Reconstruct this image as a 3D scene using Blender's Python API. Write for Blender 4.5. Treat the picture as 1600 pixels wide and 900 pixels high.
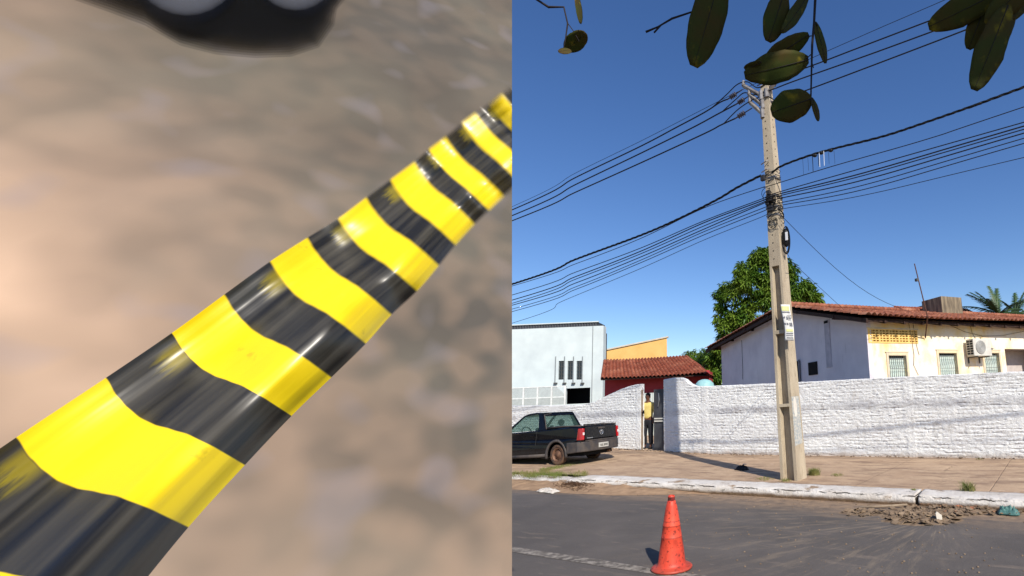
import bpy, math, random
from mathutils import Vector, noise
from math import sin, cos, pi, radians as R
random.seed(7)
rnd = random.uniform
scene = bpy.context.scene
for o in list(bpy.data.objects): bpy.data.objects.remove(o)
col = scene.collection

# ------------------------------------------------ camera
H = 1.6; F = 800; CX = 1200; CY = 490
PITCH = R(9.8); ROLL = R(2.4)
cam = bpy.data.cameras.new('camera'); cam.lens = 18; cam.sensor_width = 36
cam.shift_x = -0.25; cam.shift_y = 0.025; cam.clip_start = 0.01; cam.clip_end = 3000
camo = bpy.data.objects.new('camera', cam); col.objects.link(camo); scene.camera = camo
from mathutils import Matrix
camo.matrix_world = Matrix.Translation((0, 0, H)) @ Matrix.Rotation(R(90) + PITCH, 4, 'X') @ Matrix.Rotation(-ROLL, 4, 'Z')

# ------------------------------------------------ world, sun
SD = Vector((-.478, .878, 0)).normalized()      # direction shadows fall
EL = R(38)
w = bpy.data.worlds.new('World'); scene.world = w; w.use_nodes = True
nt = w.node_tree; bg = nt.nodes['Background']
sky = nt.nodes.new('ShaderNodeTexSky'); sky.sky_type = 'NISHITA'; sky.sun_disc = False
sky.sun_elevation = EL
sunaz = math.atan2(-SD.x, -SD.y)                # rotation from +Y clockwise
sky.sun_rotation = sunaz
sky.air_density = 1.0; sky.dust_density = 0.25; sky.ozone_density = 3.0; sky.altitude = 100
hs = nt.nodes.new('ShaderNodeHueSaturation'); hs.inputs['Saturation'].default_value = 1.2; hs.inputs['Hue'].default_value = .51
nt.links.new(sky.outputs[0], hs.inputs['Color']); nt.links.new(hs.outputs[0], bg.inputs[0]); bg.inputs[1].default_value = 0.12
sl = bpy.data.lights.new('sun', 'SUN'); sl.energy = 4.9; sl.angle = R(0.5); sl.color = (1, .93, .82)
so = bpy.data.objects.new('sun', sl); col.objects.link(so)
so.rotation_euler = Vector((SD.x * cos(EL), SD.y * cos(EL), -sin(EL))).to_track_quat('-Z', 'Y').to_euler()
vs = scene.view_settings; vs.view_transform = 'Standard'; vs.look = 'None'; vs.gamma = 1; vs.use_curve_mapping = False
vs.exposure = 0.22
scene.render.engine = 'CYCLES'; scene.cycles.transparent_max_bounces = 90

# ------------------------------------------------ pixel -> ray in the measured camera
def ray(px, py):
    u = (px - CX) / F; v = -(py - CY) / F
    u, v = (u * cos(ROLL) + v * sin(ROLL), -u * sin(ROLL) + v * cos(ROLL))
    return Vector((u, cos(PITCH) - v * sin(PITCH), sin(PITCH) + v * cos(PITCH)))
O = Vector((0, 0, H))
def gnd(px, py, z=0): d = ray(px, py); return O + d * ((z - H) / d.z)
def at(px, py, Y): d = ray(px, py); return O + d * (Y / d.y)
E_ = Vector((.876, -.482, 0)).normalized(); N_ = Vector((-E_.y, E_.x, 0)); SANG = math.atan2(E_.y, E_.x)
def onv(px, py, t):                              # on the vertical plane at road offset t -> street frame (s,t,z)
    d = ray(px, py); k = t / d.dot(N_); p = O + d * k; return Vector((p.dot(E_), t, p.z))
def sw(s, t, z=0): return E_ * s + N_ * t + Vector((0, 0, z))      # street frame -> world
def ws(p): return Vector((p.dot(E_), p.dot(N_), p.z))
def nz(x, y=0, z=0): return noise.noise(Vector((x, y, z)))

# ------------------------------------------------ materials
def lin(c):
    def f(x): x /= 255; return x / 12.92 if x <= .04045 else ((x + .055) / 1.055) ** 2.4
    return (f(c[0]), f(c[1]), f(c[2]), 1)
MATS = {}
class NM:
    def __init__(s, name, rough=.8, spec=.3):
        s.m = bpy.data.materials.new(name); s.m.use_nodes = True; s.t = s.m.node_tree
        s.b = s.t.nodes['Principled BSDF']; s.b.inputs['Roughness'].default_value = rough
        s.b.inputs['Specular IOR Level'].default_value = spec; s.co = None
    def n(s, k): return s.t.nodes.new(k)
    def l(s, a, b): s.t.links.new(a, b)
    def coord(s, kind='Object', scale=(1, 1, 1)):
        tc = s.n('ShaderNodeTexCoord'); mp = s.n('ShaderNodeMapping'); mp.inputs['Scale'].default_value = scale
        s.l(tc.outputs[kind], mp.inputs[0]); return mp.outputs[0]
    def noise(s, scale, detail=4, vec=None, rough=.55, lo=None, hi=None, dist=0):
        x = s.n('ShaderNodeTexNoise'); x.inputs['Scale'].default_value = scale; x.inputs['Detail'].default_value = detail
        x.inputs['Roughness'].default_value = rough; x.inputs['Distortion'].default_value = dist
        s.l(vec if vec else s.coord(), x.inputs['Vector'])
        return s.ramp(x.outputs[0], lo, hi) if lo is not None else x.outputs[0]
    def ramp(s, a, lo, hi, o0=0, o1=1, smooth=False):
        r = s.n('ShaderNodeMapRange'); r.inputs[1].default_value = lo; r.inputs[2].default_value = hi
        r.inputs[3].default_value = o0; r.inputs[4].default_value = o1
        if smooth: r.interpolation_type = 'SMOOTHSTEP'
        s.l(a, r.inputs[0]); return r.outputs[0]
    def mix(s, fac, a, b, mode='MIX'):
        x = s.n('ShaderNodeMix'); x.data_type = 'RGBA'; x.blend_type = mode
        for i, v in ((0, fac), (6, a), (7, b)):
            if isinstance(v, (tuple, list, float, int)): x.inputs[i].default_value = v
            else: s.l(v, x.inputs[i])
        return x.outputs[2]
    def math(s, op, a, b=0, c=0):
        x = s.n('ShaderNodeMath'); x.operation = op
        for i, v in enumerate((a, b, c)):
            if isinstance(v, (float, int)): x.inputs[i].default_value = v
            else: s.l(v, x.inputs[i])
        return x.outputs[0]
    def sep(s, v): x = s.n('ShaderNodeSeparateXYZ'); s.l(v, x.inputs[0]); return x.outputs
    def color(s, c): s.l(c, s.b.inputs['Base Color']) if not isinstance(c, tuple) else setattr(s.b.inputs['Base Color'], 'default_value', c)
    def bump(s, h, strength=.5, dist=.01):
        x = s.n('ShaderNodeBump'); x.inputs['Strength'].default_value = strength; x.inputs['Distance'].default_value = dist
        s.l(h, x.inputs['Height']); s.l(x.outputs[0], s.b.inputs['Normal'])
def simple(name, c, rough=.7, c2=None, scale=6, bump=0, metal=0, spec=.3, bscale=None, bdist=.01, stretch=(1, 1, 1)):
    if name in MATS: return MATS[name]
    m = NM(name, rough, spec); c = lin(c); v = m.coord(scale=stretch)
    c2 = lin(c2) if c2 else tuple(x * .8 for x in c[:3]) + (1,)
    m.color(m.mix(m.noise(scale, 6, v, lo=.35, hi=.68), c, c2)); m.b.inputs['Metallic'].default_value = metal
    if bump: m.bump(m.noise(bscale or scale * 4, 6, v), bump, bdist)
    MATS[name] = m.m; return m.m

# ------------------------------------------------ mesh helpers
class MB:
    def __init__(s): s.v = []; s.f = []; s.mi = []; s.uv = []
    def add(s, vs, fs, mi=0):
        b = len(s.v); s.v += [Vector(v) for v in vs]; s.f += [tuple(i + b for i in f) for f in fs]; s.mi += [mi] * len(fs); return s
    def box(s, a, b, mi=0, M=None):
        x0, y0, z0 = a; x1, y1, z1 = b
        vs = [(x0, y0, z0), (x1, y0, z0), (x1, y1, z0), (x0, y1, z0), (x0, y0, z1), (x1, y0, z1), (x1, y1, z1), (x0, y1, z1)]
        if M: vs = [M @ Vector(v) for v in vs]
        return s.add(vs, [(0, 3, 2, 1), (4, 5, 6, 7), (0, 1, 5, 4), (1, 2, 6, 5), (2, 3, 7, 6), (3, 0, 4, 7)], mi)
    def tube(s, pts, r, n=8, mi=0, caps=True):
        pts = [Vector(p) for p in pts]; k = len(pts); rs = r if isinstance(r, (list, tuple)) else [r] * k
        ref = None; vs = []
        for i, p in enumerate(pts):
            d = (pts[min(i + 1, k - 1)] - pts[max(i - 1, 0)]).normalized()
            if ref is None: ref = Vector((0, 0, 1)) if abs(d.z) < .9 else Vector((1, 0, 0))
            a = d.cross(ref).normalized(); b = a.cross(d); ref = b if b.length > .1 else ref
            for j in range(n): vs.append(p + (a * cos(2 * pi * j / n) + b * sin(2 * pi * j / n)) * rs[i])
        fs = [(i * n + j, i * n + (j + 1) % n, (i + 1) * n + (j + 1) % n, (i + 1) * n + j) for i in range(k - 1) for j in range(n)]
        if caps: fs += [tuple(range(n))[::-1], tuple(range((k - 1) * n, k * n))]
        return s.add(vs, fs, mi)
    def lathe(s, prof, n=32, mi=0, c=(0, 0, 0), axis='Z', wob=0):
        vs = []
        for i, (r, z) in enumerate(prof):
            for j in range(n):
                a = 2 * pi * j / n; rr = r * (1 + wob * nz(cos(a) * 1.5, sin(a) * 1.5, z * 6))
                p = (rr * cos(a), rr * sin(a), z)
                if axis == 'Y': p = (p[0], z, p[1])
                if axis == 'X': p = (z, p[0], p[1])
                vs.append(Vector(p) + Vector(c))
        fs = [(i * n + j, i * n + (j + 1) % n, (i + 1) * n + (j + 1) % n, (i + 1) * n + j) for i in range(len(prof) - 1) for j in range(n)]
        return s.add(vs, fs, mi)
    def prism(s, poly, fa, fb, mi=0):            # poly of 2-D points, two functions to 3-D
        n = len(poly); vs = [fa(*p) for p in poly] + [fb(*p) for p in poly]
        return s.add(vs, [tuple(range(n))[::-1], tuple(range(n, 2 * n))] + [(i, (i + 1) % n, n + (i + 1) % n, n + i) for i in range(n)], mi)
    def ellipsoid(s, c, r, n=16, m=10, mi=0, wob=0, fs_=3):
        vs = []
        for i in range(m + 1):
            th = pi * i / m
            for j in range(n):
                a = 2 * pi * j / n; d = Vector((sin(th) * cos(a), sin(th) * sin(a), cos(th)))
                k = 1 + wob * nz(d.x * fs_, d.y * fs_, d.z * fs_ + c[0]); vs.append(Vector((d.x * r[0] * k, d.y * r[1] * k, d.z * r[2] * k)) + Vector(c))
        return s.add(vs, [(i * n + j, i * n + (j + 1) % n, (i + 1) * n + (j + 1) % n, (i + 1) * n + j) for i in range(m) for j in range(n)], mi)
    def build(s, name, mats, parent=None, smooth=False, loc=(0, 0, 0), rz=0, bevel=0, sub=0, uvs=None):
        me = bpy.data.meshes.new(name); me.from_pydata([tuple(v) for v in s.v], [], s.f); me.update()
        for m in (mats if isinstance(mats, list) else [mats]): me.materials.append(m)
        me.polygons.foreach_set('material_index', s.mi)
        import bmesh
        bm = bmesh.new(); bm.from_mesh(me)
        if uvs is None: bmesh.ops.recalc_face_normals(bm, faces=bm.faces)
        bm.to_mesh(me); bm.free()
        if uvs is not None:
            ul = me.uv_layers.new(name='uv')
            for lo in me.loops: ul.data[lo.index].uv = uvs[lo.vertex_index]
        if smooth: me.polygons.foreach_set('use_smooth', [True] * len(me.polygons))
        o = bpy.data.objects.new(name, me); col.objects.link(o); o.location = loc; o.rotation_euler = (0, 0, rz)
        if parent: o.parent = parent
        if bevel:
            b = o.modifiers.new('bevel', 'BEVEL'); b.width = bevel; b.segments = 2; b.limit_method = 'ANGLE'; b.angle_limit = R(35)
        if sub:
            b = o.modifiers.new('sub', 'SUBSURF'); b.levels = sub; b.render_levels = sub
        return o
def tag(o, label=None, cat=None, group=None, kind=None):
    if label: o['label'] = label
    if cat: o['category'] = cat
    if group: o['group'] = group
    if kind: o['kind'] = kind
    return o
def thing(name, loc, label, cat, group=None, rz=0):
    o = bpy.data.objects.new(name, None); o.empty_display_size = .2; col.objects.link(o); o.location = loc; o.rotation_euler = (0, 0, rz)
    return tag(o, label, cat, group)
def text(body, size, mat, parent, M, name='lettering', extrude=.001):
    cu = bpy.data.curves.new(name, 'FONT'); cu.body = body; cu.size = size; cu.extrude = extrude; cu.align_x = 'CENTER'; cu.align_y = 'CENTER'
    t = bpy.data.objects.new(name, cu); col.objects.link(t)
    me = bpy.data.meshes.new_from_object(t); bpy.data.objects.remove(t)
    me.materials.clear(); me.materials.append(mat); o = bpy.data.objects.new(name, me); col.objects.link(o); o.parent = parent; o.matrix_local = M; return o
def holes_panel(mb, x0, x1, z0, z1, holes, y0, y1, mi=0, top=None):
    xs = sorted({x0, x1} | {h[0] for h in holes} | {h[1] for h in holes}); zs = sorted({z0, z1} | {h[2] for h in holes} | {h[3] for h in holes})
    idx = {}
    def V(i, k, y):
        key = (i, k, y)
        if key not in idx:
            z = zs[k]
            if top and k == len(zs) - 1: z = top(xs[i])
            idx[key] = len(mb.v); mb.v.append(Vector((xs[i], y, z)))
        return idx[key]
    solid = lambda i, k: 0 <= i < len(xs) - 1 and 0 <= k < len(zs) - 1 and not any(h[0] <= (xs[i] + xs[i + 1]) / 2 <= h[1] and h[2] <= (zs[k] + zs[k + 1]) / 2 <= h[3] for h in holes)
    for i in range(len(xs) - 1):
        for k in range(len(zs) - 1):
            if not solid(i, k): continue
            A = lambda *q: (mb.f.append(tuple(V(*p) for p in q)), mb.mi.append(mi))
            A((i, k, y0), (i + 1, k, y0), (i + 1, k + 1, y0), (i, k + 1, y0)); A((i, k, y1), (i, k + 1, y1), (i + 1, k + 1, y1), (i + 1, k, y1))
            if not solid(i - 1, k): A((i, k, y0), (i, k + 1, y0), (i, k + 1, y1), (i, k, y1))
            if not solid(i + 1, k): A((i + 1, k, y0), (i + 1, k, y1), (i + 1, k + 1, y1), (i + 1, k + 1, y0))
            if not solid(i, k - 1): A((i, k, y0), (i, k, y1), (i + 1, k, y1), (i + 1, k, y0))
            if not solid(i, k + 1): A((i, k + 1, y0), (i + 1, k + 1, y0), (i + 1, k + 1, y1), (i, k + 1, y1))

# =====================================================================  GROUND, ROAD
m = NM('dry_earth', .95, .1); m.color(m.mix(m.noise(.6, 8, lo=.3, hi=.7), lin((150, 120, 92)), lin((115, 95, 76)))); m.bump(m.noise(9, 8), .5, .03); EARTH = m.m
tag(MB().add([(-400, -400, -.02), (400, -400, -.02), (400, 400, -.02), (-400, 400, -.02)], [(0, 1, 2, 3)]).build('ground', EARTH), kind='structure')

# asphalt: worn grey with pale dusty streaks, dust near the kerb and mud fan spreading from the heap
m = NM('asphalt', .85, .25)
v = m.coord(); sx = m.sep(v)
base = m.mix(m.noise(1.1, 5, lo=.3, hi=.7), lin((98, 92, 88)), lin((78, 74, 72)))
grit = m.noise(95, 4, None, .7, lo=.4, hi=.65); base = m.mix(m.math('MULTIPLY', m.noise(.35, 6, None, .6, lo=.5, hi=.62), .35), base, lin((66, 62, 60)))
base = m.mix(m.math('MULTIPLY', grit, .45), base, lin((112, 104, 96)))
vs2 = m.coord(scale=(.55, 2.6, 1)); st = m.noise(2.2, 9, vs2, .68, lo=.57, hi=.72)
base = m.mix(m.math('MULTIPLY', st, .45), base, lin((148, 132, 116)))
vs3 = m.coord(scale=(2.5, 6, 1)); pt = m.noise(2.4, 5, vs3, .6, lo=.69, hi=.74)
base = m.mix(m.math('MULTIPLY', pt, .5), base, lin((160, 150, 136)))
# streaks radiating from the drain heap
hp = ws(gnd(1450, 812, 0))
dx = m.math('SUBTRACT', sx[0], hp.x + .1); dy = m.math('SUBTRACT', hp.y + .25, sx[1])
ang = m.math('ARCTAN2', dx, dy); rad = m.math('SQRT', m.math('ADD', m.math('MULTIPLY', dx, dx), m.math('MULTIPLY', dy, dy)))
cmb = m.n('ShaderNodeCombineXYZ'); m.l(m.math('MULTIPLY', ang, 5.5), cmb.inputs[0]); m.l(m.math('MULTIPLY', rad, .5), cmb.inputs[1])
rs = m.noise(3.2, 8, cmb.outputs[0], .7, lo=.5, hi=.66)
fall = m.math('MULTIPLY', m.ramp(rad, .3, 4.5, 1, 0), m.ramp(dx, .7, -.1, 0, 1))
base = m.mix(m.math('MULTIPLY', m.math('MULTIPLY', rs, fall), .55), base, lin((168, 148, 122)))
# dust along the kerb
dn = m.math('ADD', sx[1], m.math('MULTIPLY', m.noise(1.6, 7, vs2), 1.5))
dust = m.ramp(dn, 7.45, 8.7, 0, 1, True)
base = m.mix(m.math('MULTIPLY', dust, .8), base, m.mix(m.noise(7, 6, lo=.3, hi=.7), lin((172, 144, 114)), lin((122, 104, 88))))
m.color(base); bsum = m.math('ADD', m.noise(150, 3), m.math('MULTIPLY', m.noise(18, 5), 1.6)); m.bump(bsum, .55, .008); ASPH = m.m
tag(MB().add([(-90, -9, 0), (60, -9, 0), (60, 7.98, 0), (-90, 7.98, 0)], [(0, 1, 2, 3)]).build('road', ASPH, rz=SANG), kind='structure')

# worn white line
a = ws(gnd(800, 857)); tl = (ws(gnd(1010, 893)).y + a.y) / 2
m = NM('road_paint', .8, .2); cc = m.mix(m.noise(14, 8, lo=.36, hi=.6), lin((150, 142, 132)), lin((92, 86, 80))); m.color(cc); m.bump(m.noise(120, 3), .5, .006)
mb = MB(); n = 120; vv = []
for i in range(n + 1):
    s_ = -26 + 23.6 * i / n
    vv += [(s_, tl - .075 + .03 * nz(s_ * 3, 1), .004), (s_, tl + .075 + .03 * nz(s_ * 3, 5), .004)]
mb.add(vv, [(2 * i, 2 * i + 2, 2 * i + 3, 2 * i + 1) for i in range(n)])
tag(mb.build('road_marking', m.m, rz=SANG), kind='structure')

# sidewalk
TW = 12.8
def zs(s, t): return .15 + max(0, -9 - s) * .035 * max(0, min(1.2, (t - 8.4) / 4.4))
m = NM('sidewalk', .9, .15); v = m.coord(); sx = m.sep(v)
c = m.mix(m.noise(1.3, 8, lo=.3, hi=.7, rough=.65), lin((190, 164, 136)), lin((164, 138, 114)))
c = m.mix(m.math('MULTIPLY', m.noise(2.2, 8, m.coord(scale=(.6, 1.8, 1)), .7, lo=.49, hi=.62), .7), c, lin((124, 102, 86)))
c = m.mix(m.math('MULTIPLY', m.noise(60, 4, lo=.55, hi=.7), .4), c, lin((120, 98, 80)))
c = m.mix(m.math('MULTIPLY', m.noise(5, 6, lo=.62, hi=.72), .5), c, lin((208, 186, 160)))
vo = m.n('ShaderNodeTexVoronoi'); vo.feature = 'DISTANCE_TO_EDGE'; vo.inputs['Scale'].default_value = .55
ms = m.n('ShaderNodeMapping'); m.l(v, ms.inputs[0]); nn = m.n('ShaderNodeTexNoise'); nn.inputs['Scale'].default_value = 2.5; nn.inputs['Detail'].default_value = 6; m.l(v, nn.inputs[0])
vm = m.n('ShaderNodeVectorMath'); vm.operation = 'MULTIPLY_ADD'; vm.inputs[1].default_value = (.5, .5, 0); m.l(nn.outputs[1], vm.inputs[0]); m.l(v, vm.inputs[2]); m.l(vm.outputs[0], vo.inputs['Vector'])
crack = m.math('MULTIPLY', m.ramp(vo.outputs[0], .0, .012, 1, 0), m.noise(.9, 3, lo=.45, hi=.6))
jf = m.math('FRACT', m.math('DIVIDE', sx[0], 2.1)); jn = m.math('ADD', jf, m.math('MULTIPLY', m.noise(6, 4), .012))
joint = m.ramp(m.math('ABSOLUTE', m.math('SUBTRACT', jn, .5)), .0, .006, 1, 0)
dk = m.math('MAXIMUM', crack, joint)
m.color(m.mix(m.math('MULTIPLY', dk, .32), c, lin((92, 74, 58))))
m.bump(m.math('SUBTRACT', m.math('ADD', m.noise(3, 6), m.math('MULTIPLY', m.noise(40, 5), .25)), m.math('MULTIPLY', dk, .3)), .8, .03)
mb = MB(); S0, S1 = -26, 9; ns = 176; ts = [8.38, 8.7, 9, 9.5, 10, 10.5, 11, 11.5, 12, 12.5, 13.2, 14.5, 17]
vv = [(S0 + (S1 - S0) * i / ns, t, zs(S0 + (S1 - S0) * i / ns, t) + .012 * nz(i * .35, t * 1.4)) for i in range(ns + 1) for t in ts]; k = len(ts)
mb.add(vv, [(i * k + j, (i + 1) * k + j, (i + 1) * k + j + 1, i * k + j + 1) for i in range(ns) for j in range(k - 1)])
tag(mb.build('sidewalk', m.m, smooth=True, rz=SANG), kind='structure')
tag(MB().box((-40, 16.9, -.1), (30, 60, .12)).build('yard_ground', EARTH, rz=SANG), kind='structure')

# kerb
m = NM('kerb_paint', .8, .2); v = m.coord(); sx = m.sep(v)
c = m.mix(m.noise(3, 7, lo=.35, hi=.75), lin((226, 220, 212)), lin((196, 186, 174)))
c = m.mix(m.noise(2.4, 8, m.coord(scale=(.8, 1, 2.5)), .65, lo=.585, hi=.64), c, lin((158, 134, 110)))
zz = m.math('ADD', sx[2], m.math('MULTIPLY', m.noise(3, 7, None, .65), .10))
c = m.mix(m.ramp(zz, .14, .075, 0, 1, True), c, lin((122, 100, 78)))
cn = m.math('ADD', m.math('SUBTRACT', sx[2], .128), m.math('MULTIPLY', m.math('SUBTRACT', m.noise(5, 8, m.coord(scale=(1, 0, 0)), .75), .5), .09))
ck = m.math('MULTIPLY', m.ramp(m.math('ABSOLUTE', cn), .003, .009, 1, 0), m.noise(2.3, 3, m.coord(scale=(1, 0, 0)), lo=.46, hi=.54))
ck2 = m.math('MULTIPLY', m.noise(14, 8, m.coord(scale=(.45, 1.4, 1.2)), .75, lo=.60, hi=.64), m.noise(1.1, 2, m.coord(scale=(1, 0, 0)), lo=.4, hi=.6))
ck = m.math('MAXIMUM', ck, ck2)
m.color(m.mix(ck, c, lin((62, 54, 48)))); m.bump(m.math('SUBTRACT', m.noise(28, 8, None, .7), m.math('MULTIPLY', ck, 1)), 1, .03); KERB = m.m
prof = [(7.965, -.02), (7.95, .03), (7.945, .07), (7.95, .105), (7.965, .128), (7.99, .146), (8.05, .158), (8.2, .168), (8.33, .17), (8.42, .166), (8.44, .1)]
def kerb(s0, s1, lower=lambda s: 0):
    mb = MB(); n = int((s1 - s0) / .025); vv = []
    for i in range(n + 1):
        s = s0 + (s1 - s0) * i / n; lo = lower(s)
        for j, (t, z) in enumerate(prof):
            gr = -.012 * max(0, 1 - abs(z - .128 - .02 * nz(s * 2.2, 9)) / .012) * (1 if nz(s * 1.1, 4) > -.15 else 0) if j < 7 else 0
            vv.append((s, t + .03 * nz(s * .9, 2) + .012 * nz(s * 6, t * 7, z * 8) + .006 * nz(s * 21, t * 30, z * 30) - gr, max(-.02, z * (1 - lo) + .010 * nz(s * 5, t * 9, 3) - gr * .3)))
    k = len(prof); mb.add(vv, [(i * k + j, (i + 1) * k + j, (i + 1) * k + j + 1, i * k + j + 1) for i in range(n) for j in range(k - 1)] + [tuple(range(k)), tuple(range(n * k, n * k + k))])
    return mb
sg = ws(gnd(1422, 790, .08)).x
tag(kerb(sg + .025, 9).build('kerb', KERB, smooth=True, rz=SANG), kind='structure')
sl_ = ws(gnd(915, 748, .12)).x
tag(kerb(-26, sg - .03, lambda s: max(0, min(.35, (sl_ - s) * .6))).build('kerb', KERB, smooth=True, rz=SANG), kind='structure')
# drifted dust sheet at the left gutter
m = NM('drift_sand', .95, .1); m.color(m.mix(m.noise(5, 8, lo=.3, hi=.7), lin((176, 146, 116)), lin((136, 112, 90)))); m.bump(m.noise(30, 6), .8, .015)
mb = MB(); n = 140; k = 14; vv = []
s1_ = ws(gnd(1100, 775)).x
for i in range(n + 1):
    s = -26 + (s1_ + 26) * i / n
    for j in range(k + 1):
        t = 7.97 - (0.75 + .25 * nz(s * .6)) * j / k * max(.15, min(1, (s1_ - s) / 1.8))
        vv.append((s, t, .003 + max(0, .07 * (1 - j / k) ** 1.5 * (1 + .8 * nz(s * 3, t * 4)) * min(1, (s1_ - s) / 2))))
mb.add(vv, [(i * (k + 1) + j, (i + 1) * (k + 1) + j, (i + 1) * (k + 1) + j + 1, i * (k + 1) + j + 1) for i in range(n) for j in range(k)])
tag(mb.build('sand_drift', m.m, smooth=True, rz=SANG), kind='structure')

# =====================================================================  WHITE BRICK WALLS
m = NM('white_painted_brick', .85, .2); v = m.coord(); sx = m.sep(v)
c = m.mix(m.noise(1.2, 7, m.coord(scale=(.5, 1, 1.5)), lo=.35, hi=.75), lin((236, 237, 235)), lin((216, 216, 216)))
bandn = m.math('ADD', sx[2], m.math('MULTIPLY', m.noise(2.5, 6), .22))
bnd = m.math('MULTIPLY', m.ramp(m.math('ABSOLUTE', m.math('SUBTRACT', bandn, 1.52)), .05, .16, 1, 0, True), m.noise(1.1, 5, lo=.3, hi=.55))
c = m.mix(m.math('MULTIPLY', bnd, .55), c, lin((150, 150, 158)))
tb = m.math('MULTIPLY', m.ramp(bandn, 1.9, 2.2, 0, 1), m.noise(3, 6, lo=.4, hi=.65)); c = m.mix(m.math('MULTIPLY', tb, .25), c, lin((165, 165, 172)))
c = m.mix(m.math('MULTIPLY', m.noise(22, 6, m.coord(scale=(.35, 1, 2)), .7, lo=.56, hi=.7), .4), c, lin((150, 146, 146)))
c = m.mix(m.math('MULTIPLY', m.noise(4, 9, m.coord(scale=(1, 1, .45)), .72, lo=.56, hi=.66), .4), c, lin((150, 142, 134)))
c = m.mix(m.math('MULTIPLY', m.noise(70, 3, m.coord(scale=(.5, 1, 1)), lo=.62, hi=.68), .6), c, lin((96, 90, 84)))
c = m.mix(m.ramp(bandn, .42, .22, 0, .75, True), c, lin((150, 126, 104)))
m.color(c); m.bump(m.math('ADD', m.noise(40, 7, None, .7), m.math('MULTIPLY', m.noise(110, 3), .4)), .9, .018); WALLM = m.m
def wall(name, s0, s1, top, pil, label, base=0.0):
    ds = .021; n = int((s1 - s0) / ds); k = 104; vv = []
    for i in range(n + 1):
        s = s0 + (s1 - s0) * i / n; T = top(s) + .008 * nz(s * 4) + .006 * nz(s * 17)
        for j in range(k + 1):
            z = base + (T - base) * j / k; zz = z + .022 * nz(s * .8, 3) + .01 * nz(s * 4, z * 3) ; row = math.floor(zz / .088); fz = zz / .088 - row
            fx = ((s / .2) + .5 * (row % 2) + .13 * nz(row * 3.1)) % 1
            flat = 0
            for p in pil: flat = max(flat, 1 - min(1, max(0, (abs(s - p) - .085 - .02 * nz(z * 5, p)) / .05)))
            if abs(z - 1.45) < .055: flat = max(flat, .75)
            gz = max(0, 1 - min(fz, 1 - fz) / .17); gx = max(0, 1 - min(fx, 1 - fx) / .09) * .5
            amp = max(0, .55 + 1.3 * nz(s * 1.9, z * 3.2, 7))
            d = -.022 * max(gz, gx) * (1 - flat) * amp + .008 * nz(s * 7, z * 15, 2) + .008 * nz(s * 5, z * 34, 5) * (1 - .6 * flat) + .014 * nz(s * 30, z * 46) + .006 * nz(s * 13, z * 21, 9) + flat * .006
            if j == k: d = -.02
            vv.append((s, TW - d, z))
    b = MB(); K = k + 1; b.add(vv, [(i * K + j, (i + 1) * K + j, (i + 1) * K + j + 1, i * K + j + 1) for i in range(n) for j in range(k)])
    # top, ends, back
    nb = len(b.v); TH = .17
    for i in range(n + 1):
        p = vv[i * K + k]; b.v.append(Vector((p[0], TW + TH, p[2]))); b.v.append(Vector((p[0], TW + TH, base)))
    for i in range(n):
        b.f.append((i * K + k, (i + 1) * K + k, nb + 2 * i + 2, nb + 2 * i)); b.f.append((nb + 2 * i, nb + 2 * i + 2, nb + 2 * i + 3, nb + 2 * i + 1)); b.mi += [0, 0]
    for i in (0, n): b.f.append(tuple(i * K + j for j in range(K)) + (nb + 2 * i, nb + 2 * i + 1)); b.mi.append(0)
    o = b.build(name, WALLM, rz=SANG, smooth=True); tag(o, label, 'wall')
    try: o.data.set_sharp_from_angle(angle=R(50))
    except Exception: pass
    return o
def prof_fn(pts):
    q = sorted((onv(x, y, TW).x, onv(x, y, TW).z) for x, y in pts)
    def f(s):
        if s <= q[0][0]: return q[0][1]
        for (a, za), (b, zb) in zip(q, q[1:]):
            if s <= b: t = (s - a) / (b - a); return za + (zb - za) * t
        return q[-1][1]
    return f
topR = prof_fn([(1037, 593), (1052, 590), (1063, 590), (1069, 592), (1077, 599), (1086, 603), (1100, 603.5), (1250, 597), (1420, 588), (1600, 580)])
topL = prof_fn([(1000, 600), (993, 601), (984, 603), (970, 608), (950, 617), (930, 627), (918, 630.5), (905, 633), (800, 634)])
gR = onv(1037, 650, TW).x; gL = onv(1001, 650, TW).x
wall('brick_wall', gR, 3.5, topR, [onv(1101, 650, TW).x, onv(1421, 650, TW).x, 1.2], 'long white painted brick wall behind the utility pole, right of the gate')
wall('brick_wall', gL - 8, gL, topL, [gL - .09], 'lower white painted brick wall behind the black pickup with a sloping top', base=.0)

# gate and gate post: dark steel leaf, pale sheet behind
GATE = simple('gate_steel', (84, 86, 90), .55, (66, 66, 70), 3, .2, metal=.3)
gt = thing('gate', sw(gR - .02, TW + .1, .2), 'dark grey sheet steel gate leaf with two pale slats, half closing the wall opening', 'gate', rz=SANG)
gx = onv(1019, 650, TW).x - gR + .02; gz1 = onv(1030, 608, TW).z - .2
MB().box((gx, 0, .02), (0, .04, gz1)).build('leaf_panel', GATE, gt, bevel=.006)
b = MB(); 
for z in (.02, gz1 - .05): b.box((gx, -.02, z), (0, -.002, z + .05))
for x in (gx, -.05): b.box((x, -.022, .02), (x + .05, -.004, gz1))
b.build('leaf_frame', GATE, gt)
for z in (onv(1030, 654, TW).z - .2, onv(1030, 658, TW).z - .2):
    MB().box((gx + .03, -.04, z - .02), (-.03, -.005, z + .018)).build('slat', simple('pale_paint', (225, 222, 210), .6), gt)
b = MB(); b.tube([(gx * .55, -.02, gz1 - .12), (gx * .5, -.025, gz1 - .35), (gx * .62, -.02, gz1 - .55)], .018, 6); b.build('chain', simple('galv', (150, 152, 156), .4, metal=.7), gt)
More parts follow.
